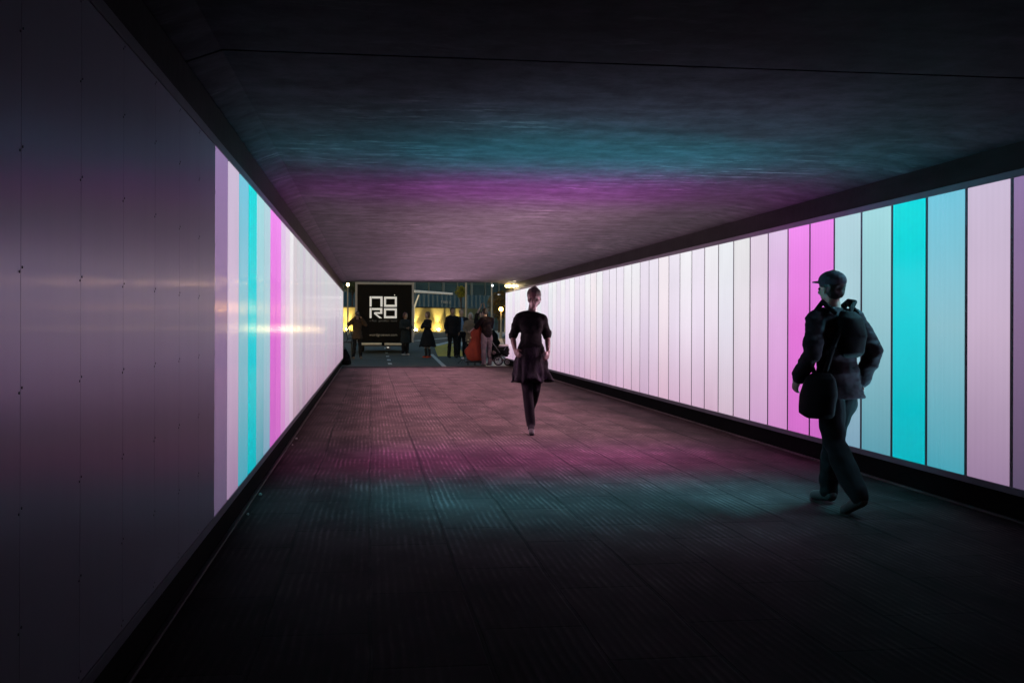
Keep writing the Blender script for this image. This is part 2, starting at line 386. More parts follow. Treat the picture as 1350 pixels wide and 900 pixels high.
for v in [v for v in bm.verts if not v.link_faces]: bm.verts.remove(v)
tag(link('road', bm, M_ASPH), kind='structure')
bm = bmesh.new(); box(bm, -400, 500, -300, YF + 0.005, -0.9, -0.17)
tag(link('ground', bm, mat('dark_soil', (0.05, 0.048, 0.04), 0.9, 0, 0.3, 1.0)), kind='structure')
M_PAINT = mat('worn_road_paint', (0.62, 0.6, 0.52), 0.6, 0, 0.25, 3.0)
def stripe(p, q, w, label, group=None, name='road_marking'):
    p, q = Vector(p), Vector(q); d = (q - p); d.z = 0; n = Vector((-d.y, d.x, 0)).normalized() * w / 2
    bm = bmesh.new(); k = 6; prev = None
    for i in range(k + 1):
        c = p.lerp(q, i / k); z = gz(c.y) - 0.004
        cur = [bm.verts.new((c.x + n.x, c.y + n.y, z)), bm.verts.new((c.x - n.x, c.y - n.y, z))]
        if prev: bm.faces.new((prev[0], prev[1], cur[1], cur[0]))
        prev = cur
    return tag(link(name, bm, M_PAINT), label, 'road marking', group)
for d in (34.6, 38.3, 42.6, 47.5, 53.5, 60.0):
    p = at(513.5, d); p.x = 0.62 + (d - 34) * 0.006
    stripe(p, p + Vector((0, 1.5, 0)), 0.13, 'short white dash of the dashed line leading to the black trailer', 'dashes of the centre line')
stripe(at(586, 33.2), at(569, 46.5), 0.14, 'thin white edge line running out of the underpass past the orange shoes')
for (ax, ay), (bx_, by), w, lab in (((548, 449.5), (596, 445), 0.5, 'faint white line across the road behind the woman in orange shoes'),
                         ((572, 456), (596, 450), 0.45, 'white lane line behind the man in the dark suit'),
                         ((602, 456), (613, 451), 0.6, 'bright white lane line seen between the legs of the man in the pale shirt'),
                         ((652, 444), (668, 437.5), 1.0, 'broad white lane line beside the end of the right light wall'),
                         ((652, 436), (668, 432), 0.9, 'upper white lane line beside the end of the right light wall')):
    def P(px, py):
        d = 60.0
        for _ in range(30): d = F * (H - gz(d)) / (py - HY) * 0.5 + d * 0.5
        return at(px, d)
    stripe(P(ax, ay), P(bx_, by), w, lab)

# ================================================================== BACKDROP OBJECTS
M_WALL = mat('pale_yellow_plaster', (0.34, 0.29, 0.13), 0.8, 0, 0.2, 1.5, bmp=0.1)
def zrow(py, d): return H - (py - HY) * d / F
# retaining wall with uplights
DW = 98.0
wl = [at(430, DW), at(470, DW), at(545, DW), at(585, DW + 2), at(615, DW + 8), at(640, DW + 18)]
bm = bmesh.new(); prev = None
for p in wl:
    zt = 2.75 + max(0, p.x - 8) * 0.02
    cur = [bm.verts.new(v) for v in ((p.x, p.y, 0.2), (p.x, p.y, zt), (p.x, p.y + 0.5, zt), (p.x, p.y + 0.5, 0.2))]
    if prev:
        for i in range(4): bm.faces.new((prev[i], prev[(i + 1) % 4], cur[(i + 1) % 4], cur[i]))
    else: bm.faces.new(cur)
    prev = cur
bm.faces.new(prev[::-1]); bmesh.ops.recalc_face_normals(bm, faces=bm.faces)
t = thing('retaining_wall', 'long pale wall lit yellow from its foot behind the bystanders', 'wall', (0, 0, 0))
link('wall_face', bm, M_WALL, t)
bm = bmesh.new(); prev = None
for p in wl:
    zt = 2.753 + max(0, p.x - 8) * 0.02
    cur = [bm.verts.new(v) for v in ((p.x, p.y - 0.06, zt), (p.x, p.y - 0.06, zt + 0.1), (p.x, p.y + 0.56, zt + 0.1), (p.x, p.y + 0.56, zt))]
    if prev:
        for i in range(4): bm.faces.new((prev[i], prev[(i + 1) % 4], cur[(i + 1) % 4], cur[i]))
    else: bm.faces.new(cur)
    prev = cur
bm.faces.new(prev[::-1]); bmesh.ops.recalc_face_normals(bm, faces=bm.faces)
link('coping', bm, M_DARKMET, t)
M_LENS = mat('warm_floodlight_lens', (0.8, 0.7, 0.4), 0.3, emit=(1.0, 0.74, 0.28), es=190.0)
def lamp_data(name, typ, col, e, size=0.1, ang=None, blend=0.3):
    l = bpy.data.lights.new(name, typ); l.color = col; l.energy = e; l.shadow_soft_size = size
    if typ == 'SPOT': l.spot_size = ang; l.spot_blend = blend
    return l
UPL = lamp_data('uplight_beam', 'SPOT', (1.0, 0.80, 0.36), 700, 0.08, R(58), 0.8)
def uplight(px, lab):
    # foot of the wall under this column of the picture
    best = None
    for i in range(len(wl) - 1):
        for k in range(40):
            p = wl[i].lerp(wl[i + 1], k / 40); d = p.x * ST + p.y * CT; u = p.x * CT - p.y * ST; e = abs(CX + F * u / d - px)
            if best is None or e < best[0]: best = (e, p)
    p = best[1]; z = gz(p.y - 0.8)
    o = thing('ground_floodlight', lab, 'floodlight', (p.x, p.y - 0.42, z), 0, 'floodlights at the foot of the yellow wall')
    bm = bmesh.new(); tube(bm, (0, 0, 0), (0, 0, 0.12), 0.12, 0.14, 12); link('housing', bm, M_DARKMET, o)
    bm = bmesh.new(); tube(bm, (0, 0.02, 0.125), (0, 0.04, 0.2), 0.12, 0.13, 12); link('lens', bm, M_LENS, o)
    lo = bpy.data.objects.new('uplight_beam', UPL); COL.objects.link(lo); lo.parent = o; lo.location = (0, 0.0, 0.3)
    lo.rotation_euler = (R(180 - 9), 0, 0)
for px, lab in ((447, 'floodlight shining up the yellow wall at the far left edge of the opening'), (458, 'floodlight shining up the yellow wall behind the metal chair'),
                (496, 'floodlight shining up the yellow wall behind the black trailer'), (548, 'floodlight shining up the yellow wall just right of the black trailer'),
                (578, 'floodlight shining up the yellow wall just right of the woman in orange shoes'),
                (591, 'floodlight shining up the yellow wall just left of the man in the dark suit'), (604, 'floodlight shining up the yellow wall between the two men standing together')):
    uplight(px, lab)

# blue corrugated hoarding standing on the wall
def corr():
    m, nt, b = nmat('blue_corrugated_sheet')
    f = noise_fac(nt, mapping(nt, (0.5, 0.5, 0.3)), 1.2, 4)
    nt.links.new(ramp(nt, f, [(0.3, (0.04, 0.12, 0.20)), (0.7, (0.07, 0.17, 0.24))]), b.inputs['Base Color'])
    b.inputs['Roughness'].default_value = 0.45; return m
M_CORR = corr()
t = thing('hoarding', 'blue corrugated hoarding with small pale lettering above the yellow wall', 'hoarding', (0, 0, 0))
DH = DW + 4
pa, pb = at(425, DH), at(652, DH + 14)
n = 150; bm = bmesh.new(); dirv = (pb - pa); nv = Vector((dirv.y, -dirv.x, 0)).normalized(); rows = []
for i in range(n + 1):
    c = pa.lerp(pb, i / n) + nv * (0.10 if (i % 4) in (0, 1) else 0.0)
    rows.append([bm.verts.new((c.x, c.y, 0.6)), bm.verts.new((c.x, c.y, 4.35)), bm.verts.new((c.x - nv.x * 0.3, c.y - nv.y * 0.3, 4.35)), bm.verts.new((c.x - nv.x * 0.3, c.y - nv.y * 0.3, 0.6))])
for i in range(n):
    for k in range(4): bm.faces.new((rows[i][k], rows[i + 1][k], rows[i + 1][(k + 1) % 4], rows[i][(k + 1) % 4]))
link('sheet', bm, M_CORR, t)
M_RAILGLOW = mat('glowing_rail_paint', (0.7, 0.7, 0.66), 0.5, emit=(1.0, 0.92, 0.75), es=0.16)  # glow put into the rail's colour for light falling on it
def textobj(name, body, size, m, parent, loc, rot, ext=0.004, align='LEFT'):
    c = bpy.data.curves.new(name, 'FONT'); c.body = body; c.size = size; c.extrude = ext; c.align_x = align
    o = bpy.data.objects.new(name, c); COL.objects.link(o); bpy.context.view_layer.update()
    me = bpy.data.meshes.new_from_object(o.evaluated_get(bpy.context.evaluated_depsgraph_get())); bpy.data.objects.remove(o)
    me.materials.clear(); me.materials.append(m)
    o = bpy.data.objects.new(name, me); COL.objects.link(o); o.parent = parent; o.location = loc; o.rotation_euler = rot; return o
ang = math.atan2(dirv.y, dirv.x)
tp = at(576, DH + 9.5); k = (tp - pa).dot(dirv) / dirv.length_squared; tp = pa + dirv * k + nv * 0.16
for wd_, off in (('T', 0.0), ('EBO', 0.28), ('Z', 1.08)):
    textobj('lettering', wd_, 0.36, mat('pale_letter_paint', (0.75, 0.78, 0.78), 0.6), t, (tp.x + off * math.cos(ang), tp.y + off * math.sin(ang), zrow(400, DH + 9)), (R(90), 0, ang))
# pale gangway rail above the hoarding, its lit look put in as glow
bm = bmesh.new(); p, q = at(546, DH - 3), at(596, DH + 3)
tube(bm, (p.x, p.y, zrow(384.5, DH - 3)), (q.x, q.y, zrow(387.5, DH + 3)), 0.13, 0.1, 10)
t = thing('gangway', 'pale lit gangway rail above the blue hoarding right of the trailer', 'gangway', (0, 0, 0))
link('rail_tube', bm, M_RAILGLOW, t)
for i in range(7):
    c = p.lerp(q, i / 6); z = zrow(384.5 + 0.5 * i, DH - 3 + i)
    bm = bmesh.new(); tube(bm, (c.x, c.y, 4.0), (c.x, c.y, z - 0.1), 0.04)
    link('rail_post', bm, M_DARKMET, t)
bm = bmesh.new(); p, q = at(545, 78), at(552, 78); tube(bm, (p.x, p.y, gz(78) - 0.05), (p.x + 0.05, p.y, zrow(406, 78)), 0.05); tube(bm, (p.x + 0.05, p.y, zrow(406, 78)), (q.x, q.y, zrow(389, 78)), 0.07, 0.05)
tag(link('leaning_pole', bm, mat('glowing_pole_paint', (0.7, 0.66, 0.55), 0.4, emit=(1, 0.9, 0.6), es=0.25)), 'pale slanting pole just right of the black trailer', 'pole')  # pole's brightness is glow put into its paint, no lamp

# dark glass building far behind
t = thing('office_building', 'large dark blue glass building filling the view above the hoarding', 'building', (0, 0, 0))
DB = 150.0
pa, pb = at(380, DB), at(760, DB + 26); dirv = pb - pa; nv = Vector((dirv.y, -dirv.x, 0)).normalized(); ang = math.atan2(dirv.y, dirv.x); Lb = dirv.length
mtx = Matrix.Translation(pa) @ Matrix.Rotation(ang, 4, 'Z')
def local(bm): bmesh.ops.transform(bm, matrix=mtx, verts=bm.verts)
def glassmat():
    m, nt, b = nmat('dark_blue_glass')
    f = noise_fac(nt, mapping(nt, (0.25, 0.25, 0.1)), 1.0, 3)
    nt.links.new(ramp(nt, f, [(0.35, (0.015, 0.05, 0.085)), (0.65, (0.045, 0.11, 0.15))]), b.inputs['Base Color'])
    b.inputs['Roughness'].default_value = 0.25; return m
M_GLASS = glassmat(); M_MULL = mat('building_mullion', (0.16, 0.22, 0.24), 0.5); M_SPAN = mat('teal_spandrel', (0.05, 0.11, 0.125), 0.6)
bm = bmesh.new(); box(bm, 0, Lb, 0.4, 14, 0, 15); local(bm); link('core', bm, M_SPAN, t)
nb = 20; wbay = Lb / nb
for i in range(nb):
    for z0, z1 in ((4.4, 7.3), (7.9, 10.8), (11.4, 14.4)):
        bm = bmesh.new(); box(bm, i * wbay + 0.12, (i + 1) * wbay - 0.12, 0.25, 0.39, z0, z1); local(bm); w = link('window', bm, M_GLASS, t)
    bm = bmesh.new(); ww = 0.35 if i in (8, 10, 12) else 0.11; box(bm, i * wbay - ww / 2, i * wbay + ww / 2, 0.05, 0.38, 0.3, 15); local(bm); link('mullion', bm, M_MULL, t)
bm = bmesh.new(); box(bm, -0.3, Lb + 0.3, 0.1, 14.2, 15.01, 15.5); local(bm); link('roof', bm, M_SPAN, t)
# smaller dark building at the left edge
t = thing('low_building', 'low dark blue building seen at the left edge of the opening beside the trailer', 'building', (0, 0, 0))
p = at(420, 118); q = at(474, 118)
bm = bmesh.new(); box(bm, p.x - 6, q.x + 1.5, p.y, p.y + 8, 0.3, 5.2); link('wall', bm, M_SPAN, t)
bm = bmesh.new(); box(bm, p.x - 6.3, q.x + 1.8, p.y - 0.3, p.y + 8.3, 5.21, 5.5); link('roof', bm, M_MULL, t)
for i in range(4):
    x = p.x - 0.5 + i * 1.6
    bm = bmesh.new(); box(bm, x, x + 1.2, p.y - 0.06, p.y - 0.01, 3.4, 4.9); link('window', bm, M_GLASS, t)

# street lamps and poles
M_POLE = mat('galvanised_pole', (0.3, 0.31, 0.3), 0.45, 0.5)
def street_lamp(px, d, py, col, es, lab, style='globe', energy=0, r=0.14):
    p = at(px, d); z0 = gz(p.y) - 0.02; z = zrow(py, d)
    t = thing('street_lamp', lab, 'street lamp', (p.x, p.y, z0))
    h = z - z0
    bm = bmesh.new(); tube(bm, (0, 0, 0), (0, 0, h - r * 0.9), 0.075, 0.05, 10); tube(bm, (0, 0, 0), (0, 0, 0.5), 0.11, 0.1, 10); link('pole', bm, M_POLE, t)
    bm = bmesh.new()
    if style == 'globe': ball(bm, Vector((0, 0, h)), r)
    else:
        box(bm, -r * 1.3, r * 1.3, -r * 1.3, r * 0.9, h - r * 0.6, h + r * 0.6, bev=0.03)
    link('lantern', bm, mat('lantern_glow_%d_%d' % (px, int(py)), (0.8, 0.7, 0.5), 0.4, emit=col, es=es), t, smooth=(style == 'globe'))
    bm = bmesh.new(); tube(bm, (0, 0, h + r * 0.92), (0, 0, h + r * 1.3), r * 0.9, r * 0.25, 12); link('cap', bm, M_DARKMET, t)
    if energy:
        l = bpy.data.objects.new('lamp_light', lamp_data('lamp_light', 'POINT', col, energy, r)); COL.objects.link(l); l.parent = t; l.location = (0, -r * 1.6, h)
    return t
street_lamp(458.5, 84, 376, (1.0, 0.74, 0.36), 60, 'street lamp shining bright at the top left of the opening', energy=0, r=0.11)
street_lamp(660.5, 74, 407.5, (1.0, 0.50, 0.10), 60, 'orange globe street lamp beside the far end of the right light wall', energy=60, r=0.135)
street_lamp(666, 100, 404.5, (1.0, 0.55, 0.14), 8, 'small dim orange street lamp right of the orange globe lamp', energy=20, r=0.16)
street_lamp(657.5, 120, 388.5, (0.9, 0.95, 1.0), 3.5, 'small white lamp above the orange globe lamp', r=0.12)
def pole(px, d, ptop, lab, rr=0.07):
    p = at(px, d); t = thing('lamp_pole', lab, 'pole', (p.x, p.y, gz(p.y) - 0.02)); h = zrow(ptop, d) - gz(p.y)
    bm = bmesh.new(); tube(bm, (0, 0, 0), (0, 0, h), rr * 1.3, rr * 0.8, 10); link('shaft', bm, M_POLE, t)
    bm = bmesh.new(); tube(bm, (0, 0, 0), (0, 0, 0.3), rr * 2.2, rr * 2, 10); link('base', bm, M_POLE, t)
    return t
t = pole(648.3, 70, 330, 'tall grey pole with a small white light just left of the light wall end', 0.065)
bm = bmesh.new(); ball(bm, Vector((0.02, -0.12, zrow(376, 70) - gz(70))), 0.06); link('light', bm, mat('small_white_light', (0.8, 0.8, 0.8), 0.4, emit=(0.9, 0.95, 1), es=5), t)
pole(614.3, 92, 330, 'tall grey pole above the bystanders with the lit tree beside it', 0.09)
# three bulbs added on the right beam in place of lamp reflections
for px, py, c, lab in ((667.5, 373.5, (1, 0.66, 0.2), 'added yellow bulb standing for a lamp reflection, leftmost of three at the tunnel mouth'), (670.8, 373, (1, 0.66, 0.2), 'added yellow bulb standing for a lamp reflection, middle of three at the tunnel mouth'),
                  (676.5, 373.3, (1, 0.82, 0.5), 'added pale bulb standing for a lamp reflection, rightmost of three at the tunnel mouth')):
    d = (B - 0.06) / ((px - CX) / F * CT + ST); p = at(px, d); z = zrow(377.0, d)
    t = thing('added_glint_bulb', lab, 'lamp', (p.x, p.y, z), 0, 'added bulbs at the right end of the tunnel mouth')
    bm = bmesh.new(); tube(bm, (0.062, 0, 0.0), (0.03, 0, 0.0), 0.022, 0.018, 8); link('added_bracket', bm, M_DARKMET, t)
    bm = bmesh.new(); ball(bm, Vector((0, 0, 0)), 0.03, nu=10, nv=7); link('added_bulb', bm, mat('glint_bulb_glow_%d' % int(px), (0.9, 0.8, 0.5), 0.3, emit=c, es=320), t, smooth=True)
    lo = bpy.data.objects.new('bulb_light', lamp_data('bulb_light', 'SPOT', c, 10, 0.05, R(150), 0.4)); COL.objects.link(lo); lo.parent = t; lo.location = (0, 0.05, -0.02); lo.rotation_euler = (R(80), 0, R(16))  # spot added to send light out towards the trailer

# trees
def leaves(bm, c, rad, n, size, squash=1.0, seed=1):
    rnd = random.Random(seed)
    for _ in range(n):
        while True:
            p = Vector((rnd.uniform(-1, 1), rnd.uniform(-1, 1), rnd.uniform(-1, 1)))
            if 0.15 < p.length < 1 and noise.noise(p * 2.3 + Vector((seed, 0, 0))) > -0.12: break
        p = Vector((p.x * rad, p.y * rad, p.z * rad * squash)) + c
        a = Vector((rnd.gauss(0, 1), rnd.gauss(0, 1), rnd.gauss(0, 1))).normalized(); u, v = frame_of(a); s = size * rnd.uniform(0.6, 1.3)
        bm.faces.new([bm.verts.new(p + w) for w in (u * s, v * s * 0.5, -u * s, -v * s * 0.5)])
def tree(px, d, ptop, pbot, rad, lab, col, seed, squash=1.1, n=1500, size=0.1, name='tree'):
    p = at(px, d); z0 = gz(p.y) - 0.03; zc = (zrow(ptop, d) + zrow(pbot, d)) / 2 - z0
    t = thing(name, lab, 'tree', (p.x, p.y, z0))
    bm = bmesh.new(); tube(bm, (0, 0, 0), (0.03, 0, zc), 0.09, 0.035, 8)
    for k in range(6):
        a = k * 1.05 + seed; tube(bm, (0.02, 0, zc * (0.72 + 0.04 * k)), (math.cos(a) * rad * 0.7, math.sin(a) * rad * 0.7, zc + rad * 0.3 * squash), 0.03, 0.008, 6)
    link('trunk', bm, mat('bark', (0.09, 0.065, 0.045), 0.9, bmp=0.4), t)
    bm = bmesh.new(); leaves(bm, Vector((0, 0, zc)), rad, n, size, squash, seed); link('crown', bm, mat(name + '_foliage_%d' % seed, col, 0.7, 0, 0.5, 3.0), t)
    return t
tree(607.5, 93, 378, 392, 0.5, 'small yellow-green tree crown standing out against the glass building', (0.22, 0.24, 0.03), 3, 1.1, 700, 0.09)
tree(658, 96, 386, 420, 1.1, 'amber leafed tree glowing round the orange lamp by the light wall', (0.14, 0.09, 0.02), 5, 1.2, 1600, 0.1)
tree(672, 110, 378, 420, 1.5, 'dark tree behind the end of the right light wall', (0.05, 0.06, 0.02), 8, 1.2, 1600, 0.12)
tree(640, 120, 396, 426, 0.9, 'dark narrow bush left of the tall grey pole', (0.04, 0.06, 0.03), 9, 1.5, 1200, 0.1)
tree(464, 104, 371, 384, 0.75, 'dark tree crown at the top left of the opening below the bright lamp', (0.06, 0.08, 0.03), 11, 0.9, 900, 0.1)

# ================================================================== BLACK TRAILER
xt0, xt1 = at(468.5, 48.0).x, at(545.5, 48.0).x; xc = (xt0 + xt1) / 2; wt = xt1 - xt0
yt = at(507, 48).y
t = thing('box_trailer', 'tall black box trailer with white square logo parked beyond the tunnel mouth', 'trailer', (xc, yt, 0))
zb, zt = zrow(452, 48), zrow(373, 48)
M_TBLK = mat('black_trailer_sheet', (0.004, 0.0035, 0.0035), 0.6, 0, 0.2, spec=0.1)
M_LOGO = mat('glowing_white_vinyl', (0.8, 0.79, 0.75), 0.6, 0, 0.03, emit=(1, 0.97, 0.9), es=0.36)  # faint glow added so logo and plate show bright
bm = bmesh.new(); box(bm, -wt / 2, wt / 2, 0, 4.6, zb, zt, bev=0.03); link('body', bm, M_TBLK, t)
fr = 0.085; e = 0.012
M_TFR = mat('grey_trailer_frame', (0.34, 0.335, 0.335), 0.5, 0.0, 0.05)
bm = bmesh.new(); box(bm, -wt / 2 - 0.01, -wt / 2 + fr, -0.05, 0.1, zb, zt + 0.01); box(bm, wt / 2 - fr, wt / 2 + 0.01, -0.05, 0.1, zb, zt + 0.01); box(bm, -wt / 2 + fr + 0.002, wt / 2 - fr - 0.002, -0.048, 0.1, zt - fr, zt + 0.012); link('corner_frame', bm, M_TFR, t)
px2 = lambda px: (px - 507.0) * 48 / F
pz = lambda py: zrow(py, 48)
def bars(lst):
    bm = bmesh.new()
    for x0, x1, y0, y1 in lst: box(bm, px2(x0), px2(x1), -0.022, 0.002, pz(y1), pz(y0))
    return bm
s_ = 2.6
link('logo_letter', bars([(487.4, 487.4 + s_, 391.3, 404.8), (501.4, 504.3, 391.3, 404.8), (490.35, 501.35, 391.3, 394.1)]), M_LOGO, t)
def sq(x0, x1, y0, y1): return [(x0, x0 + s_, y0, y1), (x1 - s_, x1, y0, y1), (x0 + s_ + .05, x1 - s_ - .05, y0, y0 + 2.8), (x0 + s_ + .05, x1 - s_ - .05, y1 - 2.8, y1)]
link('logo_letter', bars(sq(506.2, 523, 391.6, 405)), M_LOGO, t)
link('logo_letter', bars(sq(506.2, 523, 406.8, 420)), M_LOGO, t)
bm = bars([(487.4, 487.4 + s_, 406.6, 419.8), (490.35, 504, 406.6, 409.3), (501.1, 504, 409.35, 414.2), (494.2, 501.05, 411.9, 414.4)])
prism(bm, [(px2(493.4), pz(412.0)), (px2(496.5), pz(414.5)), (px2(504), pz(420)), (px2(500.2), pz(420)), (px2(493.2), pz(414.4))], 'y', -0.0215, -0.003)
link('logo_letter', bm, M_LOGO, t)
bm = bars([(519.4, 520.6, 388.8, 390.0)]); link('logo_dot', bm, M_LOGO, t)
def fit_text(name, body, x0, x1, py, size, m):
    o = textobj(name, body, size, m, t, (px2(x0), -0.006, pz(py)), (R(90), 0, 0)); xs = [v.co.x for v in o.data.vertices]
    k = (px2(x1) - px2(x0)) / (max(xs) - min(xs)); o.scale = (k, 1, 1)
M_TAGL = mat('dim_grey_vinyl', (0.22, 0.22, 0.22), 0.6)
for body, x0, x1 in (('a', 487.3, 488.6), ('fbcc', 490.2, 496.5), ('goudlen', 499, 512.8), ('toos', 515, 523)): fit_text('tagline', body, x0, x1, 424.3, 0.125, M_TAGL)
fit_text('web_address', 'wordgroeven.com', 487, 523.5, 443.3, 0.16, mat('grey_vinyl', (0.5, 0.46, 0.38), 0.6))
bm = bmesh.new(); box(bm, -wt / 2 + 0.2, px2(503.3), -0.12, 0.15, pz(455), pz(452.3), bev=0.01); box(bm, px2(507), wt / 2 - 0.45, -0.12, 0.15, pz(455.2), pz(452.6), bev=0.01)
link('bumper', bm, mat('pale_bumper_paint', (0.68, 0.64, 0.52), 0.5), t)
bm = bmesh.new(); tube(bm, (px2(505), -0.04, pz(452.3)), (px2(505), -0.04, pz(455.5)), 0.09, 0.04, 10); link('coupling', bm, M_BLACK, t)
bm = bmesh.new(); box(bm, -wt / 2 + 0.3, wt / 2 - 0.3, 0.16, 4.4, zb - 0.16, zb - 0.005); link('chassis', bm, M_DARKMET, t)
for sx in (-1, 1):
    bm = bmesh.new(); xx = sx * (wt / 2 - 0.3)
    torus(bm, (xx, 1.6, 0.3), (1, 0, 0), 0.21, 0.09); w = link('wheel', bm, mat('tyre_rubber', (0.02, 0.02, 0.02), 0.8), t, smooth=True)
    bm = bmesh.new(); tube(bm, (xx - 0.06, 1.6, 0.3), (xx + 0.06, 1.6, 0.3), 0.15, 0.15, 16); link('rim', bm, M_POLE, w)
bm = bmesh.new(); box(bm, px2(510), px2(513), -0.13, -0.121, pz(459.2), pz(457.6)); link('number_plate', bm, M_LOGO, t)
bm = bmesh.new(); box(bm, px2(508.5), px2(514.5), -0.118, -0.1, pz(461), pz(455.1)); link('plate_bracket', bm, M_DARKMET, t)

# ================================================================== PEOPLE
def hand(bm, wrist, d, nrm, side, sc=1.0, curl=0.5):
    """d: direction of the fingers, nrm: out of the palm, side: towards the thumb"""
    wrist = Vector(wrist); d = Vector(d).normalized(); nrm = Vector(nrm); nrm = (nrm - d * nrm.dot(d)).normalized(); th = d.cross(nrm).normalized()
    if th.dot(Vector(side)) < 0: th = -th
    rot = Matrix((th, d, nrm)).transposed()
    ball(bm, wrist + d * 0.05 * sc, 0.05 * sc, (0.82, 1.0, 0.32), rot)
    ball(bm, wrist + d * 0.01 * sc, 0.026 * sc)
    for off, ln, cu in ((0.030, 0.074, 0.9), (0.010, 0.083, 1.0), (-0.011, 0.077, 1.05), (-0.031, 0.060, 1.15)):
        p = wrist + d * 0.075 * sc + th * off * sc; a = 0.0; pts = [p]
        for seg, k in ((0.48, 0.5), (0.3, 0.75), (0.24, 0.6)):
            a += curl * k * cu; p = p + (d * math.cos(a) + nrm * math.sin(a)) * ln * seg * sc; pts.append(p)
        limb(bm, pts, [0.0098 * sc, 0.0088 * sc, 0.0080 * sc, 0.0068 * sc], 8)
    p = wrist + d * 0.03 * sc + th * 0.032 * sc; q = p + (th * 0.6 + d * 0.7 + nrm * 0.35).normalized() * 0.035 * sc; r = q + (th * 0.25 + d * 0.85 + nrm * 0.4).normalized() * 0.03 * sc
    limb(bm, [wrist + d * 0.02 * sc + th * 0.015 * sc, p, q, r], [0.016 * sc, 0.0125 * sc, 0.0105 * sc, 0.0085 * sc], 8)
def head_mesh(bm, c, rot, k=1.0, mouth=True):
    """skull, jaw, nose, brow, lips, ears; face looks along local -Y"""
    def T(v): return c + rot @ (Vector(v) * k)
    ball(bm, T((0, 0.012, 0.03)), 0.092 * k, (0.82, 1.06, 0.98), rot, 20, 14)
    ball(bm, T((0, -0.026, -0.035)), 0.070 * k, (0.84, 0.92, 1.15), rot, 18, 12)
    ball(bm, T((0, -0.066, -0.092)), 0.025 * k, (1.1, 0.9, 0.85), rot)
    ball(bm, T((0, -0.080, 0.022)), 0.034 * k, (1.5, 0.42, 0.42), rot)
    tube(bm, T((0, -0.083, 0.012)), T((0, -0.108, -0.026)), 0.008 * k, 0.013 * k, 8); ball(bm, T((0, -0.104, -0.03)), 0.014 * k, (1.25, 1, 0.85), rot)
    for s in (-1, 1):
        ball(bm, T((s * 0.046, -0.062, -0.026)), 0.024 * k, (1, 0.8, 0.8), rot)
        ball(bm, T((s * 0.076, 0.012, -0.012)), 0.031 * k, (0.3, 0.62, 1.0), rot)
    ball(bm, T((0, -0.088, -0.058)), 0.017 * k, (1.5, 0.55, 0.42), rot); ball(bm, T((0, -0.084, -0.070)), 0.016 * k, (1.3, 0.6, 0.45), rot)
SKIN = {}
def skin(tone):
    if tone not in SKIN:
        m, nt, b = nmat('skin'); f = noise_fac(nt, mapping(nt, (1, 1, 1)), 30, 3)
        col = {'light': (0.50, 0.33, 0.26), 'tan': (0.36, 0.22, 0.16), 'deep': (0.055, 0.024, 0.022)}[tone]
        nt.links.new(ramp(nt, f, [(0.3, tuple(c * 0.9 for c in col)), (0.7, col)]), b.inputs['Base Color']); b.inputs['Roughness'].default_value = 0.5
        SKIN[tone] = m
    return SKIN[tone]
BASE = dict(pelvis=(0, 0.01, 0.95), waist=(0, 0.005, 1.08), chest=(0, 0.0, 1.28), neck=(0, 0.015, 1.46), head=(0, -0.01, 1.62),
            shl=(-0.178, 0.01, 1.375), shr=(0.178, 0.01, 1.375), ell=(-0.235, 0.03, 1.12), elr=(0.235, 0.03, 1.12), wrl=(-0.225, -0.05, 0.87), wrr=(0.225, -0.05, 0.87),
            hpl=(-0.09, 0.01, 0.92), hpr=(0.09, 0.01, 0.92), knl=(-0.10, -0.01, 0.50), knr=(0.10, -0.01, 0.50), anl=(-0.10, 0.03, 0.085), anr=(0.10, 0.03, 0.085),
            hdl=(0, -0.15, -1), hdr=(0, -0.15, -1), hnl=(1, 0, 0), hnr=(-1, 0, 0), tol=(0, -1, 0), tor=(0, -1, 0))
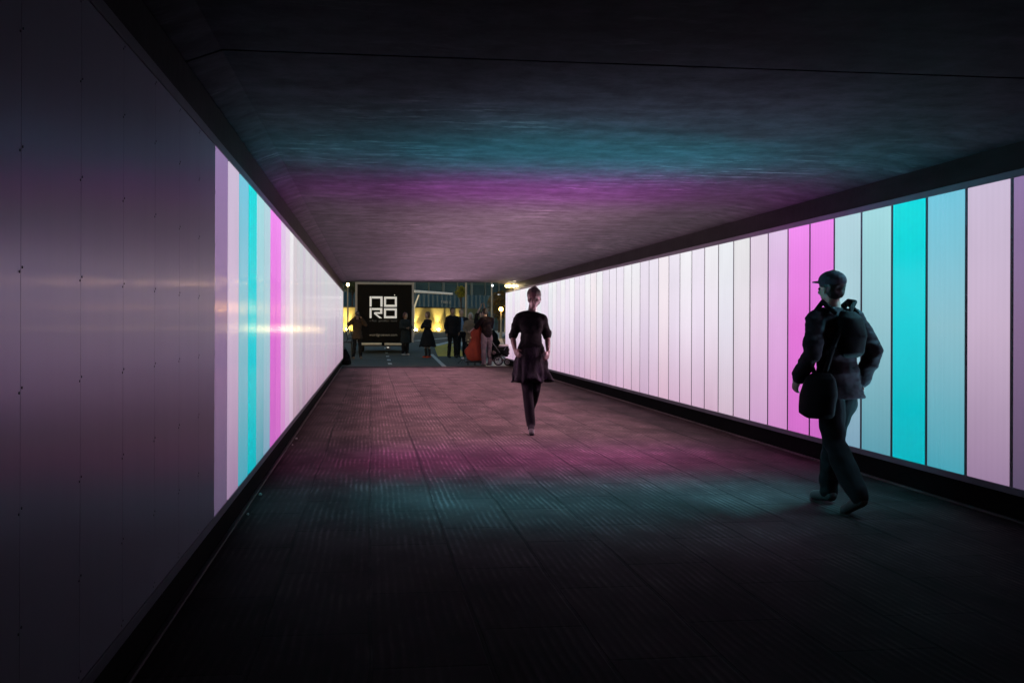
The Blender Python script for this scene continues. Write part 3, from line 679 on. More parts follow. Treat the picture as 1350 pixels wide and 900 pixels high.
def person(label, loc, rz, height, pose, top, bottom, hairc, vox=0.009, tone='light', female=False, top_len=0.86, skirt=None, sleeve=1.0, shoes=(0.02, 0.02, 0.02),
           head_rot=(0, 0, 0), curl=0.5, hair='short', lean=0.0, heels=0.0, loose=1.0, eyes=False, leg_loose=1.0, legs=None, group=None, vox_cloth=None):
    J = dict(BASE); J.update(pose or {}); J = {k: Vector(v) for k, v in J.items()}
    t = thing('person', label, 'person', loc, rz, group); S = height / 1.74; t.scale = (S, S, S)
    fw = 0.88 if female else 1.0
    for k in ('shl', 'shr'): J[k].x *= fw
    hr = Matrix.Rotation(head_rot[2], 3, 'Z') @ Matrix.Rotation(head_rot[0], 3, 'X') @ Matrix.Rotation(head_rot[1], 3, 'Y')
    def torso(bm, gr, z0=None, arm_x=1.0):
        p, w, c, nk = J['pelvis'], J['waist'], J['chest'], J['neck']
        sx = abs(J['shr'].x - J['shl'].x) / 0.37
        loft(bm, [(p.x, p.y, p.z - 0.11, 0.115 + gr, 0.085 + gr), (p.x, p.y, p.z - 0.04, (0.165 if not female else 0.168) + gr, 0.115 + gr), (p.x, p.y, p.z + 0.05, (0.155 if not female else 0.148) + gr, 0.108 + gr),
                  (w.x, w.y, w.z, (0.14 if not female else 0.118) + gr, 0.097 + gr), (c.x, c.y, c.z - 0.08, (0.155 if not female else 0.135) * sx + gr, 0.108 + gr), (c.x, c.y - 0.004, c.z + 0.02, 0.168 * sx + gr, 0.115 + gr),
                  (c.x, c.y, c.z + 0.10, 0.165 * sx + gr, 0.098 + gr), (nk.x, nk.y, nk.z - 0.035, 0.10 + gr, 0.07 + gr), (nk.x, nk.y, nk.z + 0.0, 0.06 + gr * 0.5, 0.055 + gr * 0.5)])
        for s in ('shl', 'shr'): limb(bm, [J['neck'] + Vector((0, 0, -0.04)), J[s].lerp(J['neck'], 0.12) + Vector((0, 0, 0.0))], [0.05 + gr, 0.056 + gr])
        if female:
            for s in (-1, 1): ball(bm, J['chest'] + Vector((s * 0.062, -0.085, 0.0)), 0.058 + gr)
    # body: one continuous skin
    bm = bmesh.new(); torso(bm, -0.008)
    limb(bm, [J['neck'] + Vector((0, 0, -0.06)), J['neck'].lerp(J['head'], 0.6)], [0.056 * fw, 0.05 * fw])
    head_mesh(bm, J['head'], hr, 0.97)
    for s in 'lr':
        limb(bm, [J['sh' + s], J['sh' + s].lerp(J['el' + s], 0.45), J['el' + s], J['el' + s].lerp(J['wr' + s], 0.35), J['wr' + s]], [0.053 * fw, 0.046 * fw, 0.038 * fw, 0.039 * fw, 0.026 * fw])
        hand(bm, J['wr' + s], J['hd' + s], J['hn' + s], (0, -1, 0.3), 0.98 * (0.92 if female else 1), curl)
        limb(bm, [J['hp' + s], J['hp' + s].lerp(J['kn' + s], 0.4), J['kn' + s], J['kn' + s].lerp(J['an' + s], 0.33), J['an' + s]], [0.088, 0.078, 0.054, 0.055, 0.036])
        a = J['an' + s]; to = J['to' + s].normalized()
        limb(bm, [a, a + to * 0.06 + Vector((0, 0, -0.035)), a + to * 0.14 + Vector((0, 0, -0.052 - 0))], [0.036, 0.034, 0.026])
    link('body', remeshed(bm, vox, 4), skin(tone), t, smooth=True)
    vc = vox_cloth or vox * 1.2
    # top garment
    def top_part():
        bm = bmesh.new(); torso(bm, 0.014 * loose)
        if top_len < 0.84:
            p = J['pelvis']; loft(bm, [(p.x, p.y, top_len, 0.168 * loose, 0.125 * loose), (p.x, p.y, p.z, 0.182, 0.13), (p.x, p.y, p.z + 0.08, 0.16, 0.115)])
        for s in 'lr':
            e = J['sh' + s].lerp(J['el' + s], min(1, sleeve * 2)); pts = [J['sh' + s], e]; rr = [0.061 * loose * fw, 0.056 * loose * fw]
            if sleeve > 0.5: pts += [J['el' + s].lerp(J['wr' + s], (sleeve - 0.5) * 1.9)]; rr = [0.061 * loose * fw, 0.054 * loose * fw, 0.044 * loose * fw]
            limb(bm, pts, rr)
        b2 = remeshed(bm, vc, 3); crumple(b2, 0.013 * loose, 7, len(label) * 1.3, 1.7); crumple(b2, 0.006, 19, 3, 2.0)
        return b2
    link('jacket' if sleeve > 0.5 else 'top', top_part(), top, t, smooth=True)
    if bottom is not None:
        bm = bmesh.new(); p = J['pelvis']
        loft(bm, [(p.x, p.y, p.z - 0.13, 0.12, 0.09), (p.x, p.y, p.z - 0.03, 0.172, 0.122), (p.x, p.y, p.z + 0.09, 0.155, 0.108)])
        for s in 'lr':
            k = leg_loose
            limb(bm, [J['hp' + s], J['hp' + s].lerp(J['kn' + s], 0.4), J['kn' + s], J['kn' + s].lerp(J['an' + s], 0.5), J['an' + s] + Vector((0, 0, 0.012))], [0.096, 0.088 * k, 0.068 * k, 0.068 * k, 0.06 * k])
        if legs:
            for s in 'lr':
                a = J['an' + s]; to = J['to' + s].normalized(); limb(bm, [a, a + to * 0.06 + Vector((0, 0, -0.034)), a + to * 0.14 + Vector((0, 0, -0.05))], [0.043, 0.04, 0.032])
        b2 = remeshed(bm, vc, 3); crumple(b2, 0.014 if not legs else 0.002, 9, len(label) * 0.7, 1.4)
        link('trousers' if legs is None else legs, b2, bottom, t, smooth=True)
    if skirt:
        m, z0, r0, fold = skirt; p = J['pelvis']; n = 84; bm = bmesh.new(); rows = []
        ws = 0.158 if female else 0.175
        for k in range(19):
            f = k / 18; z = (J['waist'].z + 0.0) + (z0 - J['waist'].z) * f; r = ws - 0.02 + (r0 - ws + 0.02) * f ** 0.75; row = []
            for i in range(n):
                th = 2 * math.pi * i / n; w = 1 + fold * f * (math.sin(th * 9 + 2 * math.sin(th * 3)) * 0.6 + noise.noise(Vector((math.cos(th) * 3, math.sin(th) * 3, f * 4 + z0))))
                row.append(bm.verts.new((p.x + math.cos(th) * r * w, p.y + math.sin(th) * r * 0.78 * w, z - 0.03 * f * math.sin(th * 5))))
            rows.append(row)
        for k in range(18):
            for i in range(n): bm.faces.new((rows[k][i], rows[k][(i + 1) % n], rows[k + 1][(i + 1) % n], rows[k + 1][i]))
        inner = [bm.verts.new(v.co * 0.9 + Vector((p.x, p.y, v.co.z)) * 0.1) for v in rows[-1]]
        for i in range(n): bm.faces.new((rows[-1][i], rows[-1][(i + 1) % n], inner[(i + 1) % n], inner[i]))
        bm.faces.new(inner)
        link('skirt', bm, m, t, smooth=True)
    # shoes
    for s in 'lr':
        a = J['an' + s]; to = J['to' + s].normalized(); bm = bmesh.new(); flat = Vector((to.x, to.y, 0)).normalized() if abs(to.z) < 0.95 else Vector((0, -1, 0)); up = to.cross(flat.cross(Vector((0, 0, 1)))) * -1
        sole = -0.052
        q = a + Vector((0, 0, sole)) if abs(to.z) < 0.4 else a - up * 0.05
        rr = 0.92 if female else 1.0
        limb(bm, [a + to * -0.03 + Vector((0, 0, -0.028)), a + to * 0.06 + Vector((0, 0, -0.038)), a + to * 0.155 + Vector((0, 0, -0.05))], [0.047 * rr, 0.043 * rr, 0.036 * rr])
        if heels: tube(bm, a - to * 0.03 + Vector((0, 0, -0.05)), a - to * 0.035 + Vector((0, 0, -0.05 - heels)), 0.016, 0.007)
        b2 = remeshed(bm, vc * 0.8, 2)
        link('shoe', b2, mat('shoe_%.3f_%.2f_%.2f' % shoes, shoes, 0.6, 0, 0.1, spec=0.2), t, smooth=True)
    # hair
    if hair:
        bm = bmesh.new(); c = J['head']
        def T(v): return c + hr @ Vector(v)
        ball(bm, T((0, 0.026, 0.045)), 0.099, (0.86, 1.0, 0.93), hr, 20, 14)
        if hair in ('bob', 'long'):
            ball(bm, T((0, 0.055, -0.02)), 0.09, (1.05, 0.7, 1.25), hr)
            for s in (-1, 1): ball(bm, T((s * 0.075, 0.01, -0.02)), 0.05, (0.6, 1.0, 1.9), hr)
        if hair == 'long': ball(bm, T((0, 0.07, -0.13)), 0.09, (1.0, 0.55, 1.5), hr)
        if hair == 'bun': ball(bm, T((0, 0.075, 0.105)), 0.048, (1, 1, 0.9), hr); ball(bm, T((0, 0.06, -0.01)), 0.075, (1, 0.7, 1.1), hr)
        if hair == 'short': ball(bm, T((0, 0.05, 0.0)), 0.084, (0.96, 0.72, 1.0), hr)
        b2 = remeshed(bm, vox, 2); crumple(b2, 0.008, 28, 1.0); link('hair', b2, hairc, t, smooth=True)
    if eyes:
        for s in (-1, 1):
            bm = bmesh.new(); ball(bm, J['head'] + hr @ Vector((s * 0.031, -0.083, 0.0)), 0.0125, nu=12, nv=8); link('eye', bm, mat('dark_eye', (0.05, 0.04, 0.035), 0.15), t, smooth=True)
    return t, J, hr

M_WBLACK = mat('black_wool', (0.016, 0.015, 0.017), 0.85, 0, 0.3)
M_DRESS = mat('dark_plum_cloth', (0.0030, 0.0024, 0.0034), 0.9, 0, 0.4, 14, spec=0.1)
def ruffle():
    m, nt, b = nmat('ruffled_plum_tulle')
    f = noise_fac(nt, mapping(nt, (1, 1, 0.5)), 13, 5, 0.7)
    nt.links.new(ramp(nt, f, [(0.36, (0.0022, 0.0015, 0.003)), (0.56, (0.006, 0.004, 0.008)), (0.70, (0.030, 0.020, 0.040))]), b.inputs['Base Color']); b.inputs['Roughness'].default_value = 0.8; b.inputs['Specular IOR Level'].default_value = 0.1
    bump(nt, b, f, 0.9, 0.03); return m
M_RUFF = ruffle()
M_DHAIR = mat('dark_brown_hair', (0.02, 0.013, 0.01), 0.45, 0, 0.3, 30)

# the walking woman
p = at(700, gd(571.5))
person('woman walking towards the camera in a black top and dark plum ruffled skirt', (p.x, p.y, 0), R(-5), 1.74,
       dict(shl=(-0.165, 0.015, 1.365), shr=(0.165, 0.015, 1.365), ell=(-0.215, 0.05, 1.15), elr=(0.205, 0.08, 1.15), wrl=(-0.195, -0.13, 1.0), wrr=(0.20, -0.10, 0.98), hdl=(0.25, -0.75, -0.45), hdr=(-0.2, -0.65, -0.6), hnl=(0.7, 0.2, -0.5), hnr=(-0.7, 0.2, -0.5),
            hpl=(-0.08, 0.01, 0.93), hpr=(0.08, 0.01, 0.93), knl=(-0.045, -0.07, 0.53), anl=(0.0, -0.06, 0.112), tol=(0.0, -0.95, -0.26), knr=(0.055, 0.02, 0.52), anr=(0.03, 0.36, 0.30), tor=(0.0, -0.35, -0.9), neck=(0.0, 0.015, 1.45), head=(0.035, -0.01, 1.615)),
       M_DRESS, mat('plum_tights', (0.0045, 0.003, 0.005), 0.85, 0, 0.3, spec=0.08), M_DHAIR, vox=0.008, female=True, sleeve=0.46, skirt=(M_RUFF, 0.64, 0.228, 0.20), shoes=(0.003, 0.002, 0.003),
       head_rot=(R(4), R(-5), R(-14)), curl=0.55, hair='bun', heels=0.06, loose=1.12, eyes=True, leg_loose=0.93, legs='tights', tone='deep')

# the walking man by the right wall
p1, p2 = at(1083, gd(664)), at(1150, gd(679)); c = (p1 + p2) / 2; c.y += 0.10; dirw = (p1 - p2); rzm = math.atan2(dirw.x, -dirw.y)
st = dirw.length / 2
M_JKT = mat('grey_mauve_jacket', (0.035, 0.030, 0.036), 0.9, 0, 0.3, 12, spec=0.1)
tman, Jm, hrm = person('man in a peaked cap and dark jacket walking away beside the right light wall', (c.x, c.y, 0), rzm, 1.71,
       dict(ell=(-0.25, 0.08, 1.14), wrl=(-0.235, -0.03, 0.91), elr=(0.255, 0.0, 1.13), wrr=(0.235, -0.17, 0.95), hdl=(0, -0.3, -1), hdr=(0, -0.5, -0.85), pelvis=(0, -0.02, 0.94), waist=(0, -0.04, 1.07), chest=(0, -0.06, 1.27), neck=(0, -0.055, 1.45), head=(0, -0.10, 1.60),
            shl=(-0.175, -0.04, 1.365), shr=(0.175, -0.06, 1.365), hpl=(-0.09, -0.02, 0.92), hpr=(0.09, -0.02, 0.92), knl=(-0.10, -0.17, 0.52), anl=(-0.10, -st + 0.02, 0.085), knr=(0.10, 0.06, 0.48), anr=(0.10, st + 0.05, 0.13), tor=(0, -0.85, -0.35)),
       M_JKT, mat('dark_trousers', (0.012, 0.013, 0.015), 0.9, 0, 0.3, spec=0.1), M_DHAIR, vox=0.008, top_len=0.80, shoes=(0.035, 0.035, 0.035), curl=0.6, hair='short', loose=1.3, eyes=True, leg_loose=1.2)
bm = bmesh.new(); hc = Jm['head']
ball(bm, hc + Vector((0, 0.018, 0.058)), 0.107, (0.9, 1.05, 0.72), None, 20, 12); ball(bm, hc + Vector((0, -0.10, 0.052)), 0.075, (0.95, 1.05, 0.13), None, 16, 8)
link('cap', remeshed(bm, 0.006, 3), mat('dark_cap_cloth', (0.06, 0.05, 0.065), 0.8), tman, smooth=True)
# backpack and shoulder bag (held by the man, things of their own)
M_BAG = mat('black_nylon', (0.006, 0.006, 0.007), 0.8, 0, 0.3, spec=0.1)
t = thing('backpack', 'slim black backpack on the back of the man by the right wall', 'backpack', (c.x, c.y, 0), rzm)
bm = bmesh.new(); loft(bm, [(0, 0.10, 1.08, 0.06, 0.04), (0, 0.12, 1.11, 0.095, 0.07), (0, 0.125, 1.23, 0.115, 0.085), (0, 0.105, 1.36, 0.10, 0.07), (0, 0.085, 1.41, 0.06, 0.04)]); b2 = remeshed(bm, 0.01, 4); crumple(b2, 0.012, 9); link('pack', b2, M_BAG, t, smooth=True)
for s in (-1, 1):
    bm = bmesh.new(); limb(bm, [Vector((s * 0.10, 0.06, 1.40)), Vector((s * 0.115, -0.05, 1.475)), Vector((s * 0.12, -0.175, 1.36)), Vector((s * 0.14, -0.15, 1.2)), Vector((s * 0.16, 0.04, 1.12))], [0.018] * 5, 8); link('strap', bm, M_BAG, t, smooth=True)
t = thing('shoulder_bag', 'bulky black bag hanging at the hip of the man by the right wall', 'bag', (c.x, c.y, 0), rzm)
bm = bmesh.new(); loft(bm, [(0.235, 0.05, 0.66, 0.05, 0.13), (0.25, 0.05, 0.69, 0.085, 0.17), (0.25, 0.06, 0.82, 0.09, 0.17), (0.24, 0.07, 0.94, 0.07, 0.14), (0.225, 0.07, 0.98, 0.035, 0.09)]); b2 = remeshed(bm, 0.01, 4); crumple(b2, 0.014, 8, 4); link('bag_body', b2, M_BAG, t, smooth=True)
bm = bmesh.new(); limb(bm, [Vector((x_, y_, z_)) for x_, y_, z_ in ((0.225, 0.10, 0.96), (0.17, 0.125, 1.16), (0.05, 0.11, 1.34), (-0.09, 0.05, 1.475), (-0.13, -0.06, 1.485), (-0.02, -0.20, 1.33), (0.15, -0.19, 1.13), (0.225, 0.0, 0.96))], [0.017] * 8, 8); link('strap', bm, M_BAG, t, smooth=True)

# the bystanders at the tunnel mouth
V = 0.013
def stand(px, py, *a, **k):
    p = at(px, gd(py)); return p
p = at(471, gd(473.5)); pm = p
person('person in a brown coat holding a camera up to the face beside the trailer', (p.x, p.y, 0), R(10), 1.74,
       dict(ell=(-0.33, -0.10, 1.27), elr=(0.30, -0.12, 1.26), wrl=(-0.11, -0.24, 1.53), wrr=(0.11, -0.24, 1.50), hdl=(0.5, -0.4, 0.7), hdr=(-0.5, -0.4, 0.7), hnl=(0.5, -0.5, 0), hnr=(-0.5, -0.5, 0), anl=(-0.13, 0.03, 0.085), anr=(0.14, 0.03, 0.085)),
       mat('brown_coat', (0.075, 0.05, 0.035), 0.85), mat('charcoal_trousers', (0.018, 0.018, 0.02), 0.85), M_DHAIR, V, top_len=0.74, loose=1.25, shoes=(0.2, 0.14, 0.1), curl=0.9)
t = thing('camera', 'small black camera held to the face of the person in the brown coat', 'camera', (p.x, p.y, 0), R(10))
bm = bmesh.new(); box(bm, -0.07, 0.07, -0.235, -0.165, 1.575, 1.67, bev=0.012); link('camera_body', bm, M_BAG, t)
bm = bmesh.new(); tube(bm, (0, -0.235, 1.615), (0, -0.31, 1.615), 0.036, 0.04, 14); link('lens', bm, M_DARKMET, t)

p = at(534.5, gd(469))
person('person with reddish hair and long dark coat standing before the black trailer', (p.x, p.y, 0), R(30), 1.76,
       dict(ell=(-0.24, -0.05, 1.14), elr=(0.24, -0.05, 1.14), wrl=(-0.04, -0.20, 1.08), wrr=(0.04, -0.22, 1.10), hdl=(0.8, -0.3, 0), hdr=(-0.8, -0.3, 0), hnl=(0, 0.5, 0.5), hnr=(0, 0.5, 0.5)),
       mat('dark_teal_coat', (0.022, 0.028, 0.03), 0.85), M_WBLACK, mat('reddish_hair', (0.09, 0.025, 0.02), 0.5, 0, 0.3, 30), V, top_len=0.5, loose=1.3, shoes=(0.42, 0.40, 0.38), hair='bob', tone='tan')
p = at(563.5, gd(472))
person('woman in black coat and wide skirt with bright orange shoes, arms folded', (p.x, p.y, 0), R(-55), 1.76,
       dict(ell=(-0.25, -0.07, 1.16), elr=(0.25, -0.07, 1.16), wrl=(0.02, -0.21, 1.17), wrr=(-0.02, -0.24, 1.21), hdl=(1, 0.1, 0.1), hdr=(-1, 0.1, 0.1), hnl=(0, 0.7, 0), hnr=(0, 0.7, 0)),
       M_WBLACK, mat('black_tights', (0.02, 0.018, 0.02), 0.7), mat('auburn_hair', (0.12, 0.055, 0.025), 0.5, 0, 0.3, 30), V, female=True, loose=1.2, skirt=(M_WBLACK, 0.44, 0.37, 0.05), shoes=(0.75, 0.09, 0.03), hair='bob', leg_loose=0.8, legs='tights')
p = at(596.5, gd(472))
person('man in a dark suit standing left of the man in the pale blue shirt', (p.x, p.y, 0), R(14), 1.93,
       dict(anl=(-0.12, 0.03, 0.085), anr=(0.12, 0.0, 0.085), wrl=(-0.23, -0.06, 0.87), wrr=(0.2, -0.12, 0.9)), mat('black_suit', (0.014, 0.013, 0.016), 0.8), M_WBLACK, M_DHAIR, V, top_len=0.80, loose=1.15, tone='tan')
p = at(608.5, gd(471))
tp_, Jp, _ = person('man in an open dark jacket and pale blue shirt right of the suited man', (p.x, p.y, 0), R(8), 1.88,
       dict(ell=(-0.27, 0.0, 1.16), elr=(0.27, 0.0, 1.16), wrl=(-0.2, -0.13, 0.97), wrr=(0.2, -0.13, 0.97)), mat('navy_jacket', (0.015, 0.016, 0.024), 0.8), mat('navy_trousers', (0.014, 0.015, 0.02), 0.85), mat('grey_hair', (0.25, 0.2, 0.17), 0.6, 0, 0.2, 30), V, loose=1.15)
bm = bmesh.new(); loft(bm, [(0, -0.055, 0.95, 0.07, 0.09), (0, -0.058, 1.1, 0.065, 0.085), (0, -0.062, 1.3, 0.07, 0.09), (0, -0.045, 1.43, 0.05, 0.06)]); link('shirt', remeshed(bm, 0.012, 3), mat('pale_blue_shirt', (0.26, 0.36, 0.52), 0.8), tp_, smooth=True)
bm = bmesh.new(); loft(bm, [(0, 0.01, 0.93, 0.182, 0.142), (0, 0.01, 0.965, 0.18, 0.14)]); link('belt', bm, mat('pale_belt', (0.42, 0.36, 0.3), 0.5), tp_)
p = at(620.5, gd(474))
person('white-haired person in a beige coat standing behind the orange cart', (p.x, p.y, 0), R(-12), 1.72,
       dict(ell=(-0.24, -0.04, 1.14), elr=(0.24, -0.04, 1.14), wrl=(-0.10, -0.2, 1.02), wrr=(0.10, -0.2, 1.02), hdl=(0.6, -0.5, 0), hdr=(-0.6, -0.5, 0)), mat('beige_coat', (0.27, 0.19, 0.13), 0.85), M_WBLACK, mat('white_hair', (0.55, 0.5, 0.42), 0.6, 0, 0.2, 30), V, top_len=0.66, loose=1.2, hair='bob')
p = at(633.5, gd(475.5))
person('person in dark clothes raising both hands high overhead behind the orange cart', (p.x, p.y, 0), R(2), 1.74,
       dict(ell=(-0.13, -0.08, 1.68), elr=(0.22, -0.08, 1.68), wrl=(0.0, -0.12, 1.93), wrr=(0.11, -0.12, 1.94), hdl=(0.1, -0.1, 1), hdr=(-0.1, -0.1, 1), hnl=(0.6, -0.4, 0), hnr=(-0.6, -0.4, 0)), M_WBLACK, M_WBLACK, M_DHAIR, V, loose=1.1, sleeve=0.46, curl=0.9)
p = at(641.5, gd(482))
person('person in dark top and pale lilac trousers leaning over the orange cart', (p.x, p.y, 0), R(205), 1.83,
       dict(chest=(0, -0.03, 1.28), neck=(0, -0.06, 1.45), head=(0, -0.12, 1.59), ell=(-0.26, -0.16, 1.16), elr=(0.26, -0.16, 1.16), wrl=(-0.16, -0.38, 1.12), wrr=(0.16, -0.38, 1.12), hdl=(0.1, -1, -0.1), hdr=(-0.1, -1, -0.1), hnl=(0, 0, -1), hnr=(0, 0, -1)),
       mat('aubergine_top', (0.010, 0.005, 0.007), 0.85), mat('lilac_trousers', (0.22, 0.15, 0.18), 0.8), M_DHAIR, V, loose=1.25, leg_loose=1.12, shoes=(0.25, 0.2, 0.2), head_rot=(R(18), 0, 0))

# ================================================================== THINGS AT THE TUNNEL MOUTH
# orange covered cart
p = at(625.5, gd(481.5)); sc = gd(481.5) / F
t = thing('delivery_cart', 'tall orange-red fabric covered cart on small wheels with a slanting pale top edge', 'cart', (p.x, p.y, 0), R(-4))
def cz(py): return (481.5 - py) * sc
def cxx(px): return (px - 625.5) * sc
def cloth_orange():
    m, nt, b = nmat('orange_red_fabric'); f = noise_fac(nt, mapping(nt, (2, 2, 1)), 3, 5)
    nt.links.new(ramp(nt, f, [(0.3, (0.28, 0.032, 0.014)), (0.7, (0.42, 0.055, 0.022))]), b.inputs['Base Color']); b.inputs['Roughness'].default_value = 0.7; bump(nt, b, f, 0.6, 0.05); return m
M_ORA = cloth_orange()
out = [(612.5, 462), (613.5, 466), (616.5, 474), (622, 475.6), (630, 475.5), (637, 474.5), (637.4, 458), (637, 440), (635.5, 430), (632.5, 427.6), (627, 431), (620.5, 437.5), (621, 447), (617, 456)]
bm = bmesh.new(); prism(bm, [(cxx(a), cz(b)) for a, b in out], 'y', -0.22, 0.25); bmesh.ops.bevel(bm, geom=[e for e in bm.edges], offset=0.025, segments=3, profile=0.5, affect='EDGES')
bmesh.ops.triangulate(bm, faces=[f for f in bm.faces if len(f.verts) > 4]); bmesh.ops.subdivide_edges(bm, edges=[e for e in bm.edges if e.calc_length() > 0.1], cuts=3, use_grid_fill=True); crumple(bm, 0.02, 6)
link('cover', bm, M_ORA, t, smooth=True)
bm = bmesh.new(); limb(bm, [Vector((cxx(620.2), -0.2, cz(437))), Vector((cxx(626.8), -0.2, cz(430.6))), Vector((cxx(632.3), -0.2, cz(427.2)))], [0.022] * 3, 8); link('edge_piping', bm, mat('pale_piping', (0.7, 0.45, 0.42), 0.5), t, smooth=True)
bm = bmesh.new(); box(bm, cxx(613.5), cxx(637), -0.2, 0.24, cz(477.6), cz(475.8), bev=0.008); link('base_frame', bm, M_DARKMET, t)
for px, yy in ((617, -0.15), (634, -0.15), (617, 0.2), (634, 0.2), (626, -0.15)):
    bm = bmesh.new(); torus(bm, (cxx(px), yy, 0.05), (1, 0.15, 0), 0.034, 0.017, 16, 6); tube(bm, (cxx(px), yy, 0.05), (cxx(px), yy, cz(477.6)), 0.015); link('castor', bm, mat('castor_rubber', (0.04, 0.04, 0.04), 0.5), t, smooth=True)
for px, py in ((617, 448), (620.3, 445), (616.8, 452)):
    bm = bmesh.new(); ball(bm, Vector((cxx(px), -0.26, cz(py))), 0.028); link('brass_fitting', bm, mat('brass', (0.75, 0.6, 0.3), 0.3, 0.9), t, smooth=True)
# small tripod legs left of the cart
p = at(610, gd(479.5)); t = thing('floor_tripod', 'small black floor tripod with a pale head left of the orange cart', 'tripod', (p.x, p.y, 0))
for a in (0.3, 2.4, 4.5):
    bm = bmesh.new(); tube(bm, (0, 0, 0.16), (math.cos(a) * 0.2, math.sin(a) * 0.16, 0.008), 0.01, 0.008, 8); link('leg', bm, M_DARKMET, t)
bm = bmesh.new(); box(bm, -0.035, 0.045, -0.03, 0.03, 0.155, 0.21, bev=0.01); link('head', bm, mat('pale_plastic', (0.7, 0.72, 0.72), 0.4), t)
# pushchair
p = at(660.5, gd(482)); sc = gd(482) / F
t = thing('pushchair', 'dark pushchair with a pale blanket by the end of the right wall', 'pushchair', (p.x, p.y, 0), R(-6))
bm = bmesh.new(); loft(bm, [(0.0, 0, 0.30, 0.22, 0.17), (0.0, 0, 0.36, 0.27, 0.2), (0.02, 0, 0.5, 0.29, 0.21), (0.05, 0, 0.58, 0.24, 0.17), (0.05, 0, 0.61, 0.14, 0.1)]); b2 = remeshed(bm, 0.02, 3); crumple(b2, 0.05, 7); link('seat', b2, M_BAG, t, smooth=True)
for x, r in ((-0.08, 0.15), (0.2, 0.11)):
    for yy in (-0.24, 0.22):
        bm = bmesh.new(); torus(bm, (x, yy, r + 0.012), (0, 1, 0), r - 0.02, 0.022, 28, 8); w = link('wheel', bm, mat('pram_tyre', (0.03, 0.03, 0.03), 0.7), t, smooth=True)
        bm = bmesh.new(); torus(bm, (x, yy, r + 0.012), (0, 1, 0), r - 0.052, 0.012, 24, 6)
        for k in range(6):
            a = k * math.pi / 3; tube(bm, (x, yy, r + 0.012), (x + math.cos(a) * (r - 0.05), yy, r + 0.012 + math.sin(a) * (r - 0.05)), 0.006, n=6)
        link('rim', bm, mat('pale_rim', (0.5, 0.45, 0.47), 0.35, 0.5), w, smooth=True)
bm = bmesh.new()
for yy in (-0.2, 0.2):
    tube(bm, (-0.08, yy, 0.16), (0.16, yy, 0.62), 0.013); tube(bm, (0.2, yy, 0.12), (-0.1, yy, 0.5), 0.013); tube(bm, (-0.1, yy, 0.5), (-0.3, yy, 0.78), 0.012)
tube(bm, (-0.3, -0.2, 0.78), (-0.3, 0.2, 0.78), 0.014); link('frame', bm, M_ALU, t)
bm = bmesh.new(); loft(bm, [(0.06, -0.02, 0.60, 0.15, 0.14), (0.08, -0.02, 0.645, 0.17, 0.15), (0.08, -0.02, 0.672, 0.11, 0.1)]); b2 = remeshed(bm, 0.012, 2); crumple(b2, 0.02, 10)
tag(link('blanket', b2, mat('pale_blanket', (0.62, 0.5, 0.56), 0.85), t, smooth=True))
for x, z, r in ((0.28, 0.5, 0.06), (0.27, 0.4, 0.05), (-0.22, 0.42, 0.06), (-0.24, 0.16, 0.03), (0.05, 0.2, 0.04)):
    bm = bmesh.new(); ball(bm, Vector((x, -0.26, z)), r, (1, 0.6, 1)); crumple(bm, 0.02, 20, x); link('pouch', bm, mat('dusky_cloth', (0.12, 0.08, 0.09), 0.8), t, smooth=True)
# dark coat bundle standing behind
p = at(651, gd(475)); t = thing('stacked_bags', 'tall rounded heap of black bags between the leaning person and the pushchair', 'bags', (p.x, p.y, 0))
bm = bmesh.new(); loft(bm, [(0, 0, 0.0, 0.2, 0.2), (0.02, 0, 0.3, 0.26, 0.2), (0.03, 0, 0.45, 0.2, 0.18), (0.02, 0, 0.5, 0.14, 0.12)]); b2 = remeshed(bm, 0.02, 3); crumple(b2, 0.04, 6); link('lower_bag', b2, M_BAG, t, smooth=True)
bm = bmesh.new(); loft(bm, [(-0.01, 0, 0.46, 0.16, 0.15), (0.02, 0, 0.62, 0.22, 0.18), (-0.03, 0, 0.9, 0.17, 0.14), (-0.06, 0, 1.08, 0.08, 0.07)]); b2 = remeshed(bm, 0.02, 3); crumple(b2, 0.04, 6, 3); link('upper_bag', b2, M_BAG, t, smooth=True)
# black rucksack at the end of the left wall
p = at(456, gd(481.5)); t = thing('rucksack', 'black rucksack standing on the ground at the end of the left wall', 'rucksack', (p.x, p.y, 0))
bm = bmesh.new(); loft(bm, [(0.02, 0, 0.0, 0.15, 0.11), (0.02, 0, 0.06, 0.165, 0.13), (0.0, 0, 0.25, 0.14, 0.12), (-0.03, 0, 0.42, 0.10, 0.08), (-0.04, 0, 0.5, 0.05, 0.05)]); b2 = remeshed(bm, 0.012, 3); crumple(b2, 0.02, 9); link('sack', b2, M_BAG, t, smooth=True)
bm = bmesh.new(); torus(bm, (-0.04, 0, 0.51), (0, 1, 0), 0.035, 0.009, 16, 6); link('grab_loop', bm, M_BAG, t, smooth=True)
bm = bmesh.new(); loft(bm, [(0.02, -0.13, 0.05, 0.1, 0.04), (0.02, -0.135, 0.14, 0.105, 0.045), (0.01, -0.12, 0.2, 0.08, 0.03)]); link('front_pocket', remeshed(bm, 0.01, 3), M_BAG, t, smooth=True)
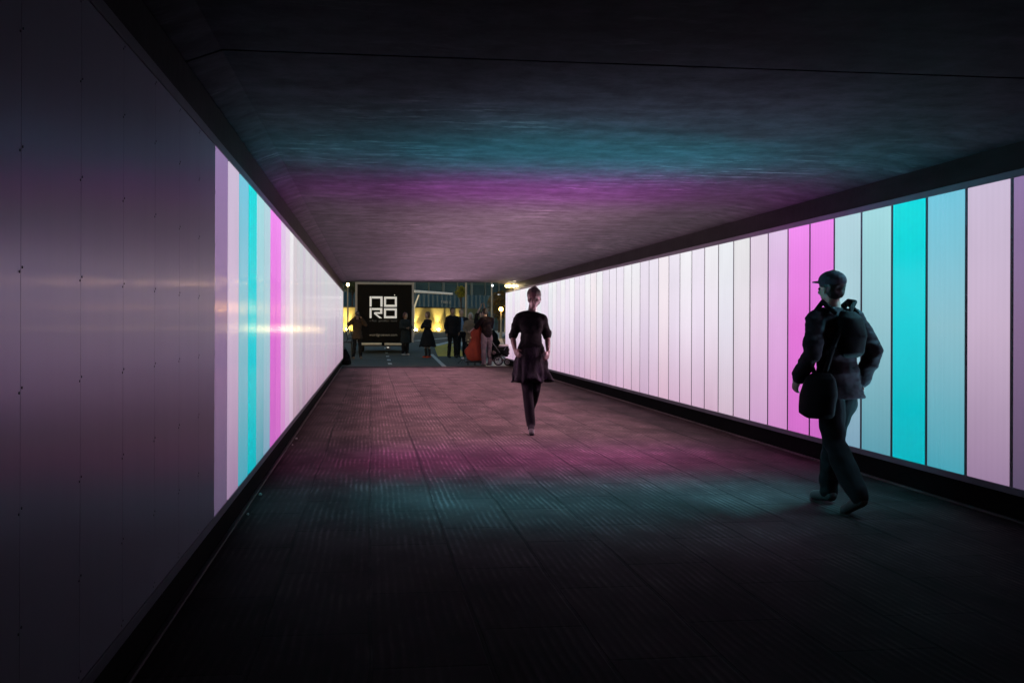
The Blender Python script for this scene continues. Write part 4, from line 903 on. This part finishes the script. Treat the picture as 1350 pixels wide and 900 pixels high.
# metal chair left of the photographer
p = at(461, gd(473)); t = thing('metal_chair', 'dark metal framed chair with a pale seat board against the yellow light at the left', 'chair', (p.x, p.y + 0.0, 0), R(8)); sc = gd(473) / F
def qx(px): return (px - 461) * sc
def qz(py): return (473 - py) * sc
bm = bmesh.new()
for y in (0.0, ):
    pts = [Vector((qx(455.8), y, qz(436.5))), Vector((qx(462.2), y, qz(435.8))), Vector((qx(464.5), y, qz(446.2))), Vector((qx(458.5), y, qz(447.0)))]
    for i in range(4): tube(bm, pts[i], pts[(i + 1) % 4], 0.017)
link('back_frame', bm, M_DARKMET, t)
bm = bmesh.new(); tube(bm, (qx(458.5), 0, qz(447)), (qx(456.5), -0.02, qz(451.5)), 0.015); tube(bm, (qx(464.2), 0, qz(446)), (qx(463), -0.02, qz(451.5)), 0.015); box(bm, qx(451.5), qx(463.8), -0.2, 0.04, qz(452.3), qz(451.0)); link('seat', bm, M_DARKMET, t)
bm = bmesh.new(); box(bm, qx(464.0), qx(474), -0.22, 0.0, qz(453.0), qz(450.9), bev=0.006); link('seat_board', bm, mat('pale_board', (0.62, 0.58, 0.56), 0.6), t)
for px, yy in ((452.5, -0.18), (463, -0.18), (452.5, 0.03), (463, 0.03)):
    bm = bmesh.new(); tube(bm, (qx(px), yy, qz(452.3)), (qx(px + (1.2 if px > 458 else -0.8)), yy, 0), 0.014); link('leg', bm, M_DARKMET, t)

# ================================================================== NIGHT SKY AND STREET LIGHT
w = bpy.data.worlds.new('World'); SC.world = w; w.use_nodes = True; nt = w.node_tree
sky = nt.nodes.new('ShaderNodeTexSky'); sky.sky_type = 'NISHITA'; sky.sun_disc = False
SUN_EL, SUN_ROT = R(5.0), R(200)
sky.sun_elevation = SUN_EL; sky.sun_rotation = SUN_ROT; sky.ozone_density = 2.0
nt.links.new(sky.outputs[0], nt.nodes['Background'].inputs['Color']); nt.nodes['Background'].inputs['Strength'].default_value = 0.15
# last glow of the day from behind the bridge
sl = bpy.data.lights.new('sun', 'SUN'); sl.energy = 0.01; sl.angle = R(10); sl.color = (0.75, 0.85, 1.0); so = bpy.data.objects.new('sun', sl); COL.objects.link(so)
so.rotation_euler = (R(60), 0, R(-20))
# lamplit ground painted as a yellow sheet right of the edge line
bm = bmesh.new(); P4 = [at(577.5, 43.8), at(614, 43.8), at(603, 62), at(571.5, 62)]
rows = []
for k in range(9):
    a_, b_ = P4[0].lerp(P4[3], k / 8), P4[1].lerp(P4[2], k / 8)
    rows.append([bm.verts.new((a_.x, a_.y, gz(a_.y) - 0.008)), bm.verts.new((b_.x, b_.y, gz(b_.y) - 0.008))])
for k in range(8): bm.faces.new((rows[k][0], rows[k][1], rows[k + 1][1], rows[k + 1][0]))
tag(link('painted_light_patch', bm, mat('yellow_light_paint', (0.85, 0.58, 0.10), 0.8, 0, 0.2, 2.0)), kind='structure')

# ================================================================== RENDER
SC.view_settings.view_transform = 'Standard'; SC.view_settings.look = 'None'; SC.view_settings.exposure = 0.0; SC.view_settings.gamma = 1.0
SC.cycles.max_bounces = 6; SC.cycles.diffuse_bounces = 3; SC.cycles.glossy_bounces = 3; SC.cycles.use_adaptive_sampling = True; SC.cycles.adaptive_threshold = 0.03; SC.cycles.adaptive_min_samples = 24; SC.cycles.use_denoising = True
SC.cycles.sample_clamp_indirect = 6.0; SC.cycles.caustics_reflective = False; SC.cycles.caustics_refractive = False
